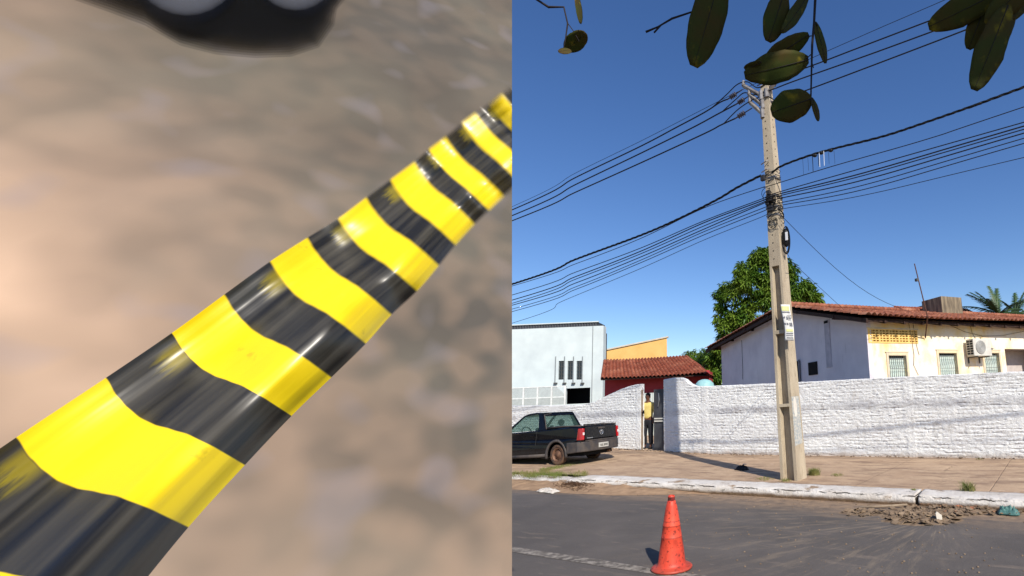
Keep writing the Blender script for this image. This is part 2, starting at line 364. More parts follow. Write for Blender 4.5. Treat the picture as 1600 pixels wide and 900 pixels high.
mb = MB(); mb.box((0, 0, 0), (.03, .06, gz1 + .02)); tag(mb.build('gate_post', simple('rust_post', (120, 96, 76), .8, (150, 140, 125)), loc=sw(gL + .003, TW + .02, .2), rz=SANG), 'thin rusty gate post beside the man in the yellow shirt', 'post')

# =====================================================================  HOUSE with tiled roof
A = at(1353, 496, 14.5); U = Vector((.894, .447, 0)); U.normalize(); HANG = math.atan2(U.y, U.x); A.z = 0
m = NM('cream_render', .9, .15); v = m.coord()
c = m.mix(m.noise(1.0, 7, m.coord(scale=(1, 1, .7)), .65, lo=.46, hi=.62), lin((240, 228, 208)), lin((238, 208, 140)))
c = m.mix(m.noise(2.5, 7, m.coord(scale=(2, 1, .35)), lo=.6, hi=.75), c, lin((205, 180, 140)))
c = m.mix(m.math('MULTIPLY', m.noise(26, 6, lo=.6, hi=.7), .3), c, lin((180, 165, 140))); m.color(c); m.bump(m.noise(14, 8), .5, .015); CREAM = m.m
m = NM('gable_white', .9, .15); c = m.mix(m.noise(1.1, 7, lo=.3, hi=.75), lin((222, 216, 220)), lin((200, 194, 200)))
c = m.mix(m.math('MULTIPLY', m.noise(3, 7, m.coord(scale=(1, 2, .3)), .65, lo=.6, hi=.72), .4), c, lin((165, 158, 160))); m.color(c); m.bump(m.noise(9, 8), .5, .012); GABLE = m.m
def tile_mat(name, a, b_, c_):
    m = NM(name, .85, .2); c = m.mix(m.noise(7, 4, m.coord(scale=(1, .6, .6)), lo=.35, hi=.7), lin(a), lin(b_))
    c = m.mix(m.noise(1.2, 7, lo=.5, hi=.72), c, lin(c_)); c = m.mix(m.math('MULTIPLY', m.noise(30, 5, lo=.56, hi=.66), .5), c, lin((70, 48, 40))); m.color(c); m.bump(m.noise(40, 5), .5, .01); return m.m
TILE = tile_mat('clay_tiles', (158, 98, 74), (112, 68, 54), (178, 128, 102)); TILE2 = tile_mat('clay_tiles_far', (160, 90, 66), (122, 66, 50), (172, 112, 86))
WOOD = simple('dark_wood', (58, 38, 30), .8, (40, 28, 24), 5, .3)
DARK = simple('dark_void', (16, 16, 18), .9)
house = thing('house', A, 'low cream and white house with a red clay tile roof behind the white wall', 'house', rz=HANG)
# local: x along the front, y to the back, z up
win = [(.61, 1.42, 1.6, 2.87), (2.55, 3.45, 1.6, 2.95), (4.5, 5.34, 1.6, 2.96)]
vent = (.02, 1.86, 3.14, 3.55)
b = MB(); holes_panel(b, 0, 13, 0, 3.86, [w_ for w_ in win] + [vent, (5.58, 7.2, 1.2, 3.02)], 0, .18); b.build('front_wall', CREAM, house)
b = MB(); b.box((5.4, .65, 0), (7.4, .75, 3.2)); b.box((5.4, .18, 3.03), (7.4, .65, 3.1)); b.build('shadow_recess', simple('shaded_render', (190, 180, 176), .9), house)  # made-up recess in place of a wall shadow, shade tone in its colour
# gable wall with apex
RI, RZ = 4.3, 5.02; LE, LZ = 12.6, 4.38
gt_ = lambda y: (3.80 + (RZ - .13 - 3.80) * y / RI) if y <= RI else (RZ - .13 + (LZ - .1 - RZ + .13) * (y - RI) / (LE - RI))
b = MB(); poly = [(0, 0), (11.45, 0), (11.45, gt_(11.45)), (RI, gt_(RI)), (0, gt_(0))]
b.prism(poly, lambda y, z: Vector((-.02, y - .004, z)), lambda y, z: Vector((.14, y - .004, z)))
b.build('gable_wall', GABLE, house)
MB().box((-.045, 1.86, 2.6), (-.022, 2.16, 4.12)).build('render_patch', simple('patch_grey', (168, 164, 172), .9, (196, 190, 196), 4, .4), house)
MB().box((-.06, 1.92, 4.02), (-.047, 2.14, 4.1)).build('patch_slot', DARK, house)
MB().box((-.05, 2.73, 2.43), (-.022, 3.3, 2.86)).build('meter_hatch', DARK, house, bevel=.01)
d_ = MB().box((-.06, 3.86, 1.5), (-.022, 4.4, 2.98)).build('doorway', DARK, house)
MB().box((-.09, 3.84, 1.5), (-.05, 3.9, 3.02)).box((-.09, 4.38, 1.5), (-.05, 4.44, 3.02)).box((-.085, 4.05, 1.5), (-.065, 4.2, 2.95)).build('door_frame', simple('door_grey', (120, 120, 128), .7), d_)
b = MB(); b.tube([(-.03, 8.9 + .1 * nz(z * 2), z) for z in [4.35, 4, 3.6, 3.2, 2.9, 2.7, 2.62]], .009, 5); b.build('loose_wire', DARK, house)
def tiled(mb, x0, x1, p0, p1, pitch=.19, course=.36, amp=.035, seed=0):
    # p0=(y,z) eave, p1=(y,z) ridge
    L = math.hypot(p1[0] - p0[0], p1[1] - p0[1]); dy, dz = (p1[0] - p0[0]) / L, (p1[1] - p0[1]) / L; nc = max(1, round(L / course)); nx = int((x1 - x0) / pitch * 8)
    b0 = len(mb.v); rows = []
    for c_ in range(nc):
        rows += [(c_ / nc * L, .028), ((c_ + 1) / nc * L, 0.0)]
    for (l, up) in rows:
        for i in range(nx + 1):
            x = x0 + (x1 - x0) * i / nx; ti = math.floor((x - x0) / pitch); ph = (x - x0) / pitch - ti
            cid = round(l / L * nc - (.5 if up == 0 else 0) )
            wv = amp * (abs(math.sin(pi * ph)) * 2 - 1) + up + .012 * nz(ti * 3.3, cid * 7.7, seed)
            ll = l + (.04 * nz(ti * 5.1, cid * 2.3, seed + 3) if up else 0)
            sag = -.03 * math.sin(x * .7 + seed)
            mb.v.append(Vector((x, p0[0] + dy * ll - dz * wv, p0[1] + dz * ll + dy * wv + sag)) if dy > 0 else Vector((x, p0[0] + dy * ll + dz * wv, p0[1] + dz * ll - dy * wv + sag)))
    for r_ in range(len(rows) - 1):
        for i in range(nx): mb.f.append((b0 + r_ * (nx + 1) + i, b0 + r_ * (nx + 1) + i + 1, b0 + (r_ + 1) * (nx + 1) + i + 1, b0 + (r_ + 1) * (nx + 1) + i)); mb.mi.append(0)
    # underside so it has thickness
    q = [Vector((x, p[0] + (.14 if p is p0 and p1[0] > p0[0] else 0), p[1] - .07)) for x in (x0, x1) for p in (p0, p1)]; mb.add(q, [(0, 2, 3, 1)], 1)
    for i in range(0): pass
b = MB(); tiled(b, -.45, 13.3, (-.6, 3.84), (RI, RZ)); tiled(b, -.45, 13.3, (LE + .1, LZ), (RI, RZ), seed=4)
rf = b.build('roof', [TILE, WOOD], house)
b = MB(); 
for i in range(86): b.tube([(-.5 + i * .16, RI, RZ + .05), (-.5 + i * .16 + .2, RI, RZ + .075)], [.075, .095], 8)
b.build('ridge_tiles', TILE, rf, smooth=True)
b = MB()
for i in range(19):
    x = -.4 + i * .7; b.add([], []); b.prism([(x, 0), (x + .06, 0), (x + .06, 1), (x, 1)], lambda q, t: Vector((q, -.44 + t * (RI + .42), 3.75 + t * (RZ - 3.84) - .02)), lambda q, t: Vector((q, -.44 + t * (RI + .42), 3.66 + t * (RZ - 3.84) - .02)))
b.box((-.42, -.40, 3.69), (13.2, -.34, 3.78))
for y0_, y1_, za, zb in ((-.55, RI, 3.70, RZ - .16), (RI, LE, RZ - .16, LZ - .14)):
    b.prism([(y0_, za), (y1_, zb), (y1_, zb - .12), (y0_, za - .12)], lambda y, z: Vector((-.42, y, z + .04)), lambda y, z: Vector((-.36, y, z + .04)))
for yy in (1.0, 3.2, 5.4, 7.6, 9.8, 11.9): zc = gt_(min(yy, 12)) - .08; b.box((-.44, yy, zc), (-.021, yy + .09, zc + .12))
b.build('rafters', WOOD, rf)
FR = simple('window_trim', (225, 205, 165), .8, (190, 180, 165), 4, .3); GL = simple('shutter_greygreen', (190, 206, 200), .6, (205, 214, 206), 5); IRON = simple('iron_bars', (84, 84, 82), .6)
for (x0, x1, z0, z1) in win:
    f = MB().box((x0 - .03, -.035, z1 + .002), (x1 + .03, -.002, z1 + .03)); 
    for a_ in ((x0 - .0, -.03, z0, x0 + .08, .1, z1), (x1 - .08, -.03, z0, x1, .1, z1), (x0 + .08, -.03, z1 - .09, x1 - .08, .1, z1)): f.box(a_[:3], a_[3:])
    wn = f.build('window', FR, house, bevel=.01)
    s_ = MB(); n_ = 9
    for i in range(n_):
        xa = x0 + .08 + (x1 - x0 - .16) * i / n_; xb = xa + (x1 - x0 - .16) / n_
        s_.add([(xa, .1, z0), ((xa + xb) / 2, .07, z0), (xb, .1, z0), (xa, .1, z1 - .15), ((xa + xb) / 2, .07, z1 - .15), (xb, .1, z1 - .15)], [(0, 1, 4, 3), (1, 2, 5, 4)])
    s_.box((x0 + .08, .105, z0), (x1 - .08, .12, z1 - .2)); s_.build('shutter', GL, wn)
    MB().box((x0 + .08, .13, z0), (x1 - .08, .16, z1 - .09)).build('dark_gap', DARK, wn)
    g = MB()
    for i in range(9):
        xx = x0 + .11 + (x1 - x0 - .22) * i / 8
        g.tube([(xx + .02 * sin(t * 1.7), -.015, z0 + (z1 - .09 - z0) * t / 12) for t in range(13)], .0055, 5)
    for zz in (z0 + .35, z0 + .8, z1 - .2): g.tube([(x0 + .08, -.02, zz), (x1 - .08, -.02, zz)], .006, 5)
    g.build('security_grille', IRON, wn)
x0, x1, z0, z1 = vent; VY = simple('vent_yellow', (232, 196, 120), .85, (214, 176, 104), 5)
g = MB(); nx_ = 15; nzr = 5; hs = []
for i in range(nx_):
    for j in range(nzr):
        xa = x0 + .03 + i * (x1 - x0 - .04) / nx_; za = z0 + .03 + j * (z1 - z0 - .05) / nzr; hs.append((round(xa + .02 + (.022 if i % 3 == 0 else 0), 4), round(xa + (x1 - x0 - .04) / nx_ - .015, 4), round(za + .018, 4), round(za + (z1 - z0 - .05) / nzr - .014, 4)))
holes_panel(g, x0, x1, z0, z1, hs, -.015, .08); vt = g.build('vent_block', VY, house); MB().box((x0, .12, z0), (x1, .15, z1)).build('vent_dark', DARK, vt)
MB().box((x0 - .03, -.03, z1 + .002), (x1 + .03, -.002, z1 + .04)).build('vent_lintel', FR, vt)
b = MB()
def cab(pts): b.tube([(x, -.02, z) for x, z in pts], .007, 5)
cab([(3.1, 3.78), (3.8, 3.55), (4.6, 3.42), (5.5, 3.45), (6.6, 3.62)]); cab([(4.1, 3.8), (4.15, 3.5), (4.3, 3.3)]); cab([(1.55, 3.75), (1.6, 3.4), (1.65, 2.8), (1.6, 2.5), (1.75, 2.2)]); cab([(1.72, 3.75), (1.76, 3.2), (1.8, 3.0), (1.85, 2.8)])
b.build('wall_cable', simple('brown_cable', (96, 72, 54), .8), house)
# second roof and water tank behind
b = MB(); b.box((6.05, 3.0, 4.2), (7.15, 4.1, 5.45)); wt = tag(b.build('water_tank', simple('streaked_concrete', (150, 136, 112), .9, (84, 76, 66), 9, .4, stretch=(1, 1, .12)), loc=A, rz=HANG, bevel=.015), 'square streaked concrete water tank rising above the tile roof', 'water tank')
b = MB(); hp_ = Vector((0, 7.5, 0)); b.box((8.6, 7.5, 3), (15, 10.5, 5.8)); b.prism([(8.8, 5.8), (14.8, 5.8), (13.4, 6.25), (10.6, 6.38)], lambda x, z: Vector((x, 8.4, z)), lambda x, z: Vector((x, 9.4, z)), 1); tiled(b, 8.3, 10.6, (7.4, 5.72), (8.5, 6.2), seed=2); tiled(b, 12.9, 15.2, (7.4, 5.7), (8.5, 6.1), seed=5)
tag(b.build('house_behind', [TILE2, WOOD], loc=A, rz=HANG), 'second clay tile roof peeking over the ridge behind the concrete tank', 'house')
# antenna mast
b = MB(); p0 = Vector((2.12, -.06, 3.3)); p1 = Vector((1.39, -.66, 5.41))
b.tube([p0, p0 + Vector((0, 0, .05)), (1.72, -.64, 3.85), p1], [.02, .02, .018, .015], 6)
mb_ = tag(b.build('antenna_mast', simple('rusted_pipe', (92, 62, 50), .8), loc=A, rz=HANG), 'tall thin antenna pipe fixed to the cream wall and rising above the roof', 'antenna')
MB().box((1.38, -.7, 4.88), (1.45, -.62, 4.96)).build('mast_clamp', IRON, mb_)
mb_.children[0].location = (0, 0, 0)
# air conditioner
ac = thing('air_conditioner', A + U * 3.72 + Vector((-U.y, U.x, 0)) * (-.04) + Vector((0, 0, 2.74)), 'white outdoor air conditioning unit hung on the cream wall between two barred windows', 'air conditioner', rz=HANG)
ACW = simple('ac_white', (212, 210, 202), .5, (188, 184, 174), 4)
MB().box((0, -.36, 0), (.78, -.06, .54)).build('casing', ACW, ac, bevel=.02)
b = MB(); b.lathe([(.0, -.012), (.2, -.012), (.215, -.004), (.215, 0)], 28, axis='Y', c=(.3, -.362, .27)); f = b.build('fan_grille', simple('ac_grille', (150, 150, 148), .6), ac)
b = MB()
for r_ in (.05, .09, .13, .17, .205): b.tube([(.3 + r_ * cos(a_ * pi / 12), -.378, .27 + r_ * sin(a_ * pi / 12)) for a_ in range(25)], .004, 4, caps=False)
b.build('fan_ring', ACW, f)
b = MB()
for i in range(6):
    for j in range(2): b.box((-.008, -.33 + j * .13, .06 + i * .075), (-.001, -.23 + j * .13, .11 + i * .075))
b.build('side_vents', DARK, ac)
for x in (.12, .6): MB().box((x, -.38, -.035), (x + .035, .03, -.002)).box((x, .0, -.2), (x + .035, .03, -.035)).build('bracket', IRON, ac)
b = MB(); b.tube([(4.78, -.04, 2.98), (4.78, -.12, 3.02)], .012, 6).tube([(4.6, -.14, 3.03), (4.95, -.12, 3.0)], .01, 5).tube([(4.78, -.13, 3.02), (4.78, -.13, 2.8)], .008, 5).box((4.74, -.16, 2.96), (4.83, -.1, 3.03))
tag(b.build('small_antenna', IRON, loc=A, rz=HANG), 'tiny dark aerial fixed to the wall right of the air conditioner', 'antenna')

# =====================================================================  BACKGROUND BUILDINGS
def rect(px0, px1, py0, py1, Y): a = at(px0, py0, Y); b_ = at(px1, py1, Y); return a.x, b_.x, b_.z, a.z
GB = simple('pale_grey_render', (204, 214, 214), .85, (188, 198, 200), .8, .2, bscale=8)
Y = 34.; wb = thing('white_building', (at(870, 600, Y).x, Y, 0), 'pale grey flat fronted building with three slit windows behind the left wall', 'building')
ox = wb.location.x
x0, x1, z0, z1 = rect(700, 941, 519, 660, Y); hol = []
for a_, b_ in ((873, 881), (887, 895), (901, 909)): q = rect(a_, b_, 564, 593, Y); hol.append((q[0] - ox, q[1] - ox, q[2], q[3]))
q = rect(884, 922, 607, 630, Y); garage = (q[0] - ox, q[1] - ox, q[2], q[3]); hol.append(garage)
b = MB(); holes_panel(b, x0 - ox, x1 - ox, 0, z1, hol, 0, .25); b.box((x0 - ox, .25, 0), (x1 - ox, .3, .02)); b.box((x1 - ox - .25, .25, 0), (x1 - ox - .003, .6, z1 - .003)); b.build('front_wall', GB, wb)
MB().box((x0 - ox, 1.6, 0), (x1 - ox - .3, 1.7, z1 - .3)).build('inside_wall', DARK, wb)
b = MB(); q = rect(700, 933, 512.5, 518, Y); n_ = 110
vv = []
for i in range(n_ + 1): xx = q[0] - ox + (q[1] - q[0]) * i / n_; vv += [(xx, .15 + .05 * (i % 2), z1 + .003), (xx, .15 + .05 * (i % 2), q[3])]
b.add(vv, [(2 * i, 2 * i + 2, 2 * i + 3, 2 * i + 1) for i in range(n_)]); b.box((q[0] - ox, .25, z1 + .003), (q[1] - ox, 1.6, q[3])); b.box((q[0] - ox, .1, q[3] + .002), (q[1] - ox + .05, .28, q[3] + .07), 1)
b.build('roof_sheet', [simple('dark_sheet', (62, 64, 70), .6), GB], wb)
for (a_, b2, c_, d__) in hol[:3]:
    f = MB().box((a_ + .03, .08, c_), (b2 - .03, .1, d__)).build('window', simple('dark_glass', (34, 40, 46), .15, spec=.6), wb)
    g = MB().box(((a_ + b2) / 2 - .015, .05, c_), ((a_ + b2) / 2 + .015, .078, d__))
    for j in range(5): g.box((a_ + .02, .05, c_ + (d__ - c_) * (j + .5) / 5 - .012), (b2 - .02, .072, c_ + (d__ - c_) * (j + .5) / 5 + .012))
    g.build('bars', IRON, f)
b = MB()
for px in (868, 882, 896, 910): q = rect(px, px + .8, 557, 598, Y); b.box((q[0] - ox, -.06, q[2]), (q[0] - ox + .045, -.002, q[3])); q = rect(px - 2, px + 3, 598, 600, Y); b.box((q[0] - ox, -.14, q[2]), (q[1] - ox, -.003, q[3]), 1)
q = rect(926, 927, 519, 640, Y); b.box((q[0] - ox, -.03, q[2]), (q[0] - ox + .04, -.002, z1 - .02))
b.build('mouldings', [simple('groove_grey', (140, 146, 150), .8), IRON], wb)
# lattice railing in front
Y2 = 32.; lf = thing('lattice_fence', (at(840, 620, Y2).x, Y2, 0), 'white louvred railing fence in front of the pale grey building', 'fence'); ox = lf.location.x
x0, x1, z0, z1 = rect(700, 884, 610, 634, Y2); b = MB(); xm = rect(0, 884, 622, 623, Y2)
zm = z0 + (z1 - z0) * .42
for px in (770, 794, 818, 840, 862, 883): xx = at(px, 620, Y2).x - ox; b.box((xx - .05, -.05, 0), (xx + .05, .05, z1))
for z in (z0, zm, z1 - .06): b.box((x0 - ox, -.03, z), (x1 - ox, .03, z + .06))
b.build('rail_frame', simple('white_metal', (222, 226, 224), .6), lf)
b = MB(); n_ = 90
for i in range(n_):
    xx = x0 - ox + (x1 - x0) * i / n_; h_ = z1 - zm - .1; b.add([(xx, 0, z1 - .06), (xx + .05, 0, z1 - .06), (xx + h_ + .05, .02, zm + .05), (xx + h_, .02, zm + .05)], [(0, 1, 2, 3)]) if xx + h_ < x1 - ox else None
for j in range(7): zz = z0 + .1 + (zm - z0 - .1) * j / 7; b.box((x0 - ox, -.012, zz), (x1 - ox, .012, zz + .05))
b.build('slats', simple('grey_metal', (168, 174, 172), .6), lf)
MB().box((x0 - ox, .1, 0), (x1 - ox, .2, z0)).build('low_wall', GB, lf)
# orange building
Y = 45.; OR = simple('orange_render', (232, 184, 112), .85, (222, 172, 100), 1, .1)
pts = [at(941.5, 549, Y), at(1042, 527.5, Y), at(1043, 640, Y), at(942, 640, Y)]
b = MB(); b.prism([(p.x, p.z if i < 2 else 0) for i, p in enumerate(pts)] if False else [(pts[0].x, pts[0].z), (pts[1].x, pts[1].z), (pts[1].x, 0), (pts[0].x + .8, 0)], lambda x, z: Vector((x, Y, z)), lambda x, z: Vector((x - .35 if x > pts[0].x + 1 else x, Y + 1.2, z)))
ob = tag(b.build('orange_building', OR), 'plain orange walled building with a sloping top behind the red roofed house', 'building')
b = MB(); b.prism([(pts[0].x - .1, pts[0].z), (pts[1].x + .1, pts[1].z), (pts[1].x + .1, pts[1].z + .12), (pts[0].x - .1, pts[0].z + .12)], lambda x, z: Vector((x, Y - .1, z)), lambda x, z: Vector((x, Y + .3, z))); b.build('coping', simple('pale_coping', (210, 200, 180), .8), ob)
# red house
Y = 27.; RED = simple('red_render', (178, 66, 70), .85, (160, 56, 62), 2, .1)
rh = thing('red_house', (at(1000, 600, Y).x, Y, 0), 'red walled house with a rusty clay tile roof beyond the gate', 'house'); ox = rh.location.x
x0 = at(938, 600, Y).x - ox; x1 = at(1108, 600, Y).x - ox; ze = at(1000, 588, Y).z
b = MB(); holes_panel(b, x0 - .12, x1 - .1, 0, ze + .25, [(at(940, 600, Y).x - ox + .35, at(951, 600, Y).x - ox, at(945, 632, Y).z - .4, at(945, 612, Y).z)], 1.1, 1.3); b.box((x1 - .35, 1.3, 0), (x1 - .1, 6, ze + .2)); b.build('wall', RED, rh)
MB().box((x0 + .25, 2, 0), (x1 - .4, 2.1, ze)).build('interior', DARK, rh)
zr = at(1000, 559, Y + 4).z; xr0 = at(941, 560, Y + 4).x - ox; xr1 = at(1074, 558, Y + 4).x - ox
b = MB(); tiled(b, x0, x1, (0, ze - .02), (4.2, zr), pitch=.21, course=.4, amp=.05, seed=8)
L = len(b.v)
for i, p in enumerate(b.v):       # hip at the right: squeeze toward the ridge
    t = (p.y - 0) / 4.2; cx_ = x0 + (xr0 - x0) * t; cx1 = x1 + (xr1 - x1) * t; p.x = cx_ + (p.x - x0) / (x1 - x0) * (cx1 - cx_)
b.add([(x1, 0, ze - .02), (x1, 8, ze - .02), (xr1, 4.2, zr)], [(0, 1, 2)])
b.build('roof', [TILE2, WOOD], rh)
MB().box((x0, .1, ze - .12), (x1, .2, ze - .06)).build('eave_board', WOOD, rh)
MB().box((x0 + .2, .98, ze - .95), (x1 - .1, 1.095, ze - .88)).build('moulding', RED, rh)
# pale blue tank dome behind the wall
b = MB(); c_ = at(1101, 601, 21); b.lathe([(.0, .42), (.12, .41), (.25, .36), (.36, .25), (.4, .1), (.4, -1.4)], 24); tag(b.build('water_drum', simple('pale_blue_plastic', (150, 196, 200), .5), smooth=True, loc=(c_.x, 21, c_.z - .2)), 'rounded pale blue water drum peeking over the white wall', 'water drum')
# pale sheet fence behind gate
b = MB(); p = sw(onv(1014, 620, TW + 4.2).x - 1.5, TW + 4.2, .2); vv = []; n_ = 60
for i in range(n_ + 1): vv += [(i * .05, .02 * (i % 2), 0), (i * .05, .02 * (i % 2), 2.0)]
b.add(vv, [(2 * i, 2 * i + 2, 2 * i + 3, 2 * i + 1) for i in range(n_)]).box((0, .03, 0), (3, .08, 1.98)); tag(b.build('sheet_fence', simple('pale_sheet', (196, 208, 204), .6, (214, 214, 200)), loc=p, rz=SANG), 'pale corrugated sheet fence seen through the gate behind the man', 'fence')

# =====================================================================  TREES
def leafmat(name, a, b_, c_, spec=.35, trans=.0):
    m = NM(name, .5, spec); g = m.n('ShaderNodeNewGeometry'); c = m.mix(g.outputs['Random Per Island'], lin(a), lin(b_)); c = m.mix(m.noise(.9, 4, lo=.42, hi=.66), c, lin(c_)); m.color(c)
    if trans:
        tr = m.n('ShaderNodeBsdfTranslucent'); mx = m.n('ShaderNodeMixShader'); mx.inputs[0].default_value = trans
        m.l(c, tr.inputs[0]); m.l(m.b.outputs[0], mx.inputs[1]); m.l(tr.outputs[0], mx.inputs[2]); m.l(mx.outputs[0], m.t.nodes['Material Output'].inputs[0])
    return m.m
MANGO = leafmat('mango_leaf', (96, 128, 40), (58, 94, 30), (124, 146, 52), trans=.25)
BARK = simple('bark', (86, 72, 58), .95, (60, 50, 42), 8, .8, stretch=(1, 1, .3))
def crown(mb, lobes, n, leaf=.22, seed=1, per=9, inside=.75):
    rg = random.Random(seed); tot = sum(l[1][0] * l[1][2] for l in lobes)
    for (c, r) in lobes:
        for _ in range(int(n * r[0] * r[2] / tot)):
            d = Vector((rg.gauss(0, 1), rg.gauss(0, 1), rg.gauss(0, 1))).normalized()
            if d.y > .5: d.y *= -1
            k = inside + (1.03 - inside) * rg.random() ** .6; k += .13 * nz(d.x * 3 + c[0], d.y * 3, d.z * 3 + seed)
            p = Vector((c[0] + d.x * r[0] * k, c[1] + d.y * r[1] * k, c[2] + d.z * r[2] * k))
            if d.z < -.75: continue
            for q in range(per):
                a = rg.uniform(0, 2 * pi); dr = rg.uniform(-1.1, .25); dirv = (Vector((cos(a) * cos(dr), sin(a) * cos(dr), sin(dr))) + d * .5).normalized()
                L_ = leaf * rg.uniform(.7, 1.25); sd = dirv.cross(Vector((rg.uniform(-.5, .5), rg.uniform(-.5, .5), 1))).normalized() * L_ * .15; mid = p + dirv * L_ * .55 + Vector((0, 0, .015))
                e = p + dirv * L_ - Vector((0, 0, L_ * .22)); b0 = len(mb.v); mb.v += [p, mid + sd, e, mid - sd]; mb.f.append((b0, b0 + 1, b0 + 2, b0 + 3)); mb.mi.append(0)
Yt = 31
def P(px, py, dY=0): return at(px, py, Yt + dY)
tc = P(1200, 620); tc.z = 0; tr_ = thing('mango_tree', tc, 'large round dense green tree rising behind the tiled house', 'tree'); base = tc.copy()
def Q(px, py, dY=0): return P(px, py, dY) - base
lob = [(Q(1195, 430), (1.9, 1.6, 1.35)), (Q(1150, 470, -.4), (1.25, 1.3, 1.2)), (Q(1240, 460, -.2), (1.5, 1.4, 1.2)), (Q(1205, 500, -.6), (2.6, 1.8, 1.8)), (Q(1150, 520, -.5), (1.35, 1.4, 1.3)), (Q(1140, 560, -.2), (1.0, 1.2, 1.1)),
       (Q(1262, 478, 0), (1.1, 1.0, .85)), (Q(1125, 585, 0), (.85, 1, 1.3)), (Q(1195, 410, 0), (.85, .8, .6)), (Q(1175, 445, -1.2), (1.1, .9, .9)), (Q(1215, 470, -1.5), (1.2, .8, .9)), (Q(1135, 497, -.8), (.75, .8, .65)), (Q(1225, 425, -.6), (.9, .9, .7)), (Q(1165, 500, -1.6), (.9, .7, .7)), (Q(1160, 422, 0), (.55, .7, .5))]
rg_ = random.Random(71); extra = []
for c, r in lob[:11]:
    for _ in range(5):
        d = Vector((rg_.gauss(0, 1), -abs(rg_.gauss(0, 1)), rg_.gauss(.15, .9))).normalized(); extra.append((Vector((c[0] + d.x * r[0] * .82, c[1] + d.y * r[1] * .9, c[2] + d.z * r[2] * .82)), (rg_.uniform(.38, .62),) * 2 + (rg_.uniform(.3, .45),)))
lob = [(c, (r[0] * .9, r[1] * .9, r[2] * .9)) for c, r in lob]
b = MB(); crown(b, lob, 1900, .34, 3, 9); crown(b, extra, 1900, .32, 8, 9, .5); b.build('crown', MANGO, tr_)
b = MB(); b.tube([(0, 0, 0), (.1, 0, 1.5), (0, .1, 3.2), (-.2, 0, 5)], [.42, .34, .3, .18], 10)
for c, r in lob[:8]: b.tube([(0, .1, 2.6), Vector((c[0] * .5, c[1] * .5, 3.6)), Vector(c)], [.2, .13, .05], 7)
b.build('trunk', BARK, tr_)
def small_tree(px, py, Y_, r, label, seed):
    p = at(px, py, Y_); t = thing('tree', (p.x, Y_, 0), label, 'tree'); b = MB(); rg = random.Random(seed)
    lb = [(Vector((rg.uniform(-.6, .6) * r, rg.uniform(-.4, .4) * r, p.z + rg.uniform(-.4, .35) * r)), (r * rg.uniform(.5, .8),) * 3) for _ in range(6)]
    crown(b, lb, 700, r * .17, seed, 8, .5); b.build('crown', MANGO, t)
    b = MB(); b.tube([(0, 0, 0), (0, 0, p.z)], [.15, .07], 8); b.build('trunk', BARK, t)
small_tree(1103, 575, 36, 1.3, 'small bushy green tree between the red roofed house and the mango tree', 5)
small_tree(1092, 566, 60, 2.0, 'distant green treetop over the end of the red roof', 6)
PALM = leafmat('palm_leaf', (56, 82, 46), (78, 104, 56), (50, 74, 46), trans=.2)
def palm(px, py, Y_, dirs, label, seed):
    dirs = [(a, e, l * 1.3) for a, e, l in dirs]
    p = at(px, py, Y_); t = thing('palm_tree', (p.x, Y_, 0), label, 'palm tree'); rg = random.Random(seed)
    MB().tube([(0, 0, 0), (.1, 0, p.z * .5), (0, 0, p.z)], [.18, .15, .12], 9).build('trunk', BARK, t)
    for (a, el, L_) in dirs:
        b = MB(); pts = []; az = R(a); e0 = R(el); q = Vector((0, 0, p.z)); 
        for i in range(15): pts.append(q.copy()); e_ = e0 - i * .055 * (1.3 - sin(e0) * .7); q = q + Vector((cos(az) * cos(e_), sin(az) * cos(e_), sin(e_))) * L_ / 15
        b.tube(pts, [.03 * (1 - i / 16) + .006 for i in range(15)], 5)
        for i in range(2, 15):
            for f_ in (0, .2, .4, .6, .8):
                pp = pts[i - 1].lerp(pts[i], f_); d = (pts[i] - pts[i - 1]).normalized(); sd = d.cross(Vector((0, 0, 1)))
                sd = sd.normalized() if sd.length > .05 else Vector((1, 0, 0))
                for sg_ in (-1, 1):
                    ll = L_ * .27 * math.sin(min(1, (i + 1) / 7) * pi / 2) * (1.15 - i / 18) * rg.uniform(.8, 1.1); e = pp + (sd * sg_ * .75 + d * .75).normalized() * ll - Vector((0, 0, ll * rg.uniform(.15, .5)))
                    w_ = d * .026; b.add([pp - w_, pp + w_, e], [(0, 1, 2)])
        b.build('frond', PALM, t)
palm(1560, 492, 27, [(170, 35, 1.7), (190, 50, 1.7), (150, 62, 1.6), (200, 15, 1.7), (100, 84, 1.5), (60, 80, 1.4), (20, 30, 1.5), (-20, 15, 1.5), (175, 66, 1.4), (80, 60, 1.2), (230, 40, 1.5), (300, 35, 1.4), (160, 5, 1.5)], 'palm crown with an upright frond showing above the tile roof, left of the other palm', 2)
palm(1588, 492, 28, [(20, 58, 2.0), (60, 70, 1.4), (120, 62, 1.2), (0, 30, 1.6), (160, 30, 1.0), (10, 75, 1.3), (-30, 10, 1.4), (190, 60, .9)], 'second palm crown at the right edge with one long slanting frond above the roof', 4)

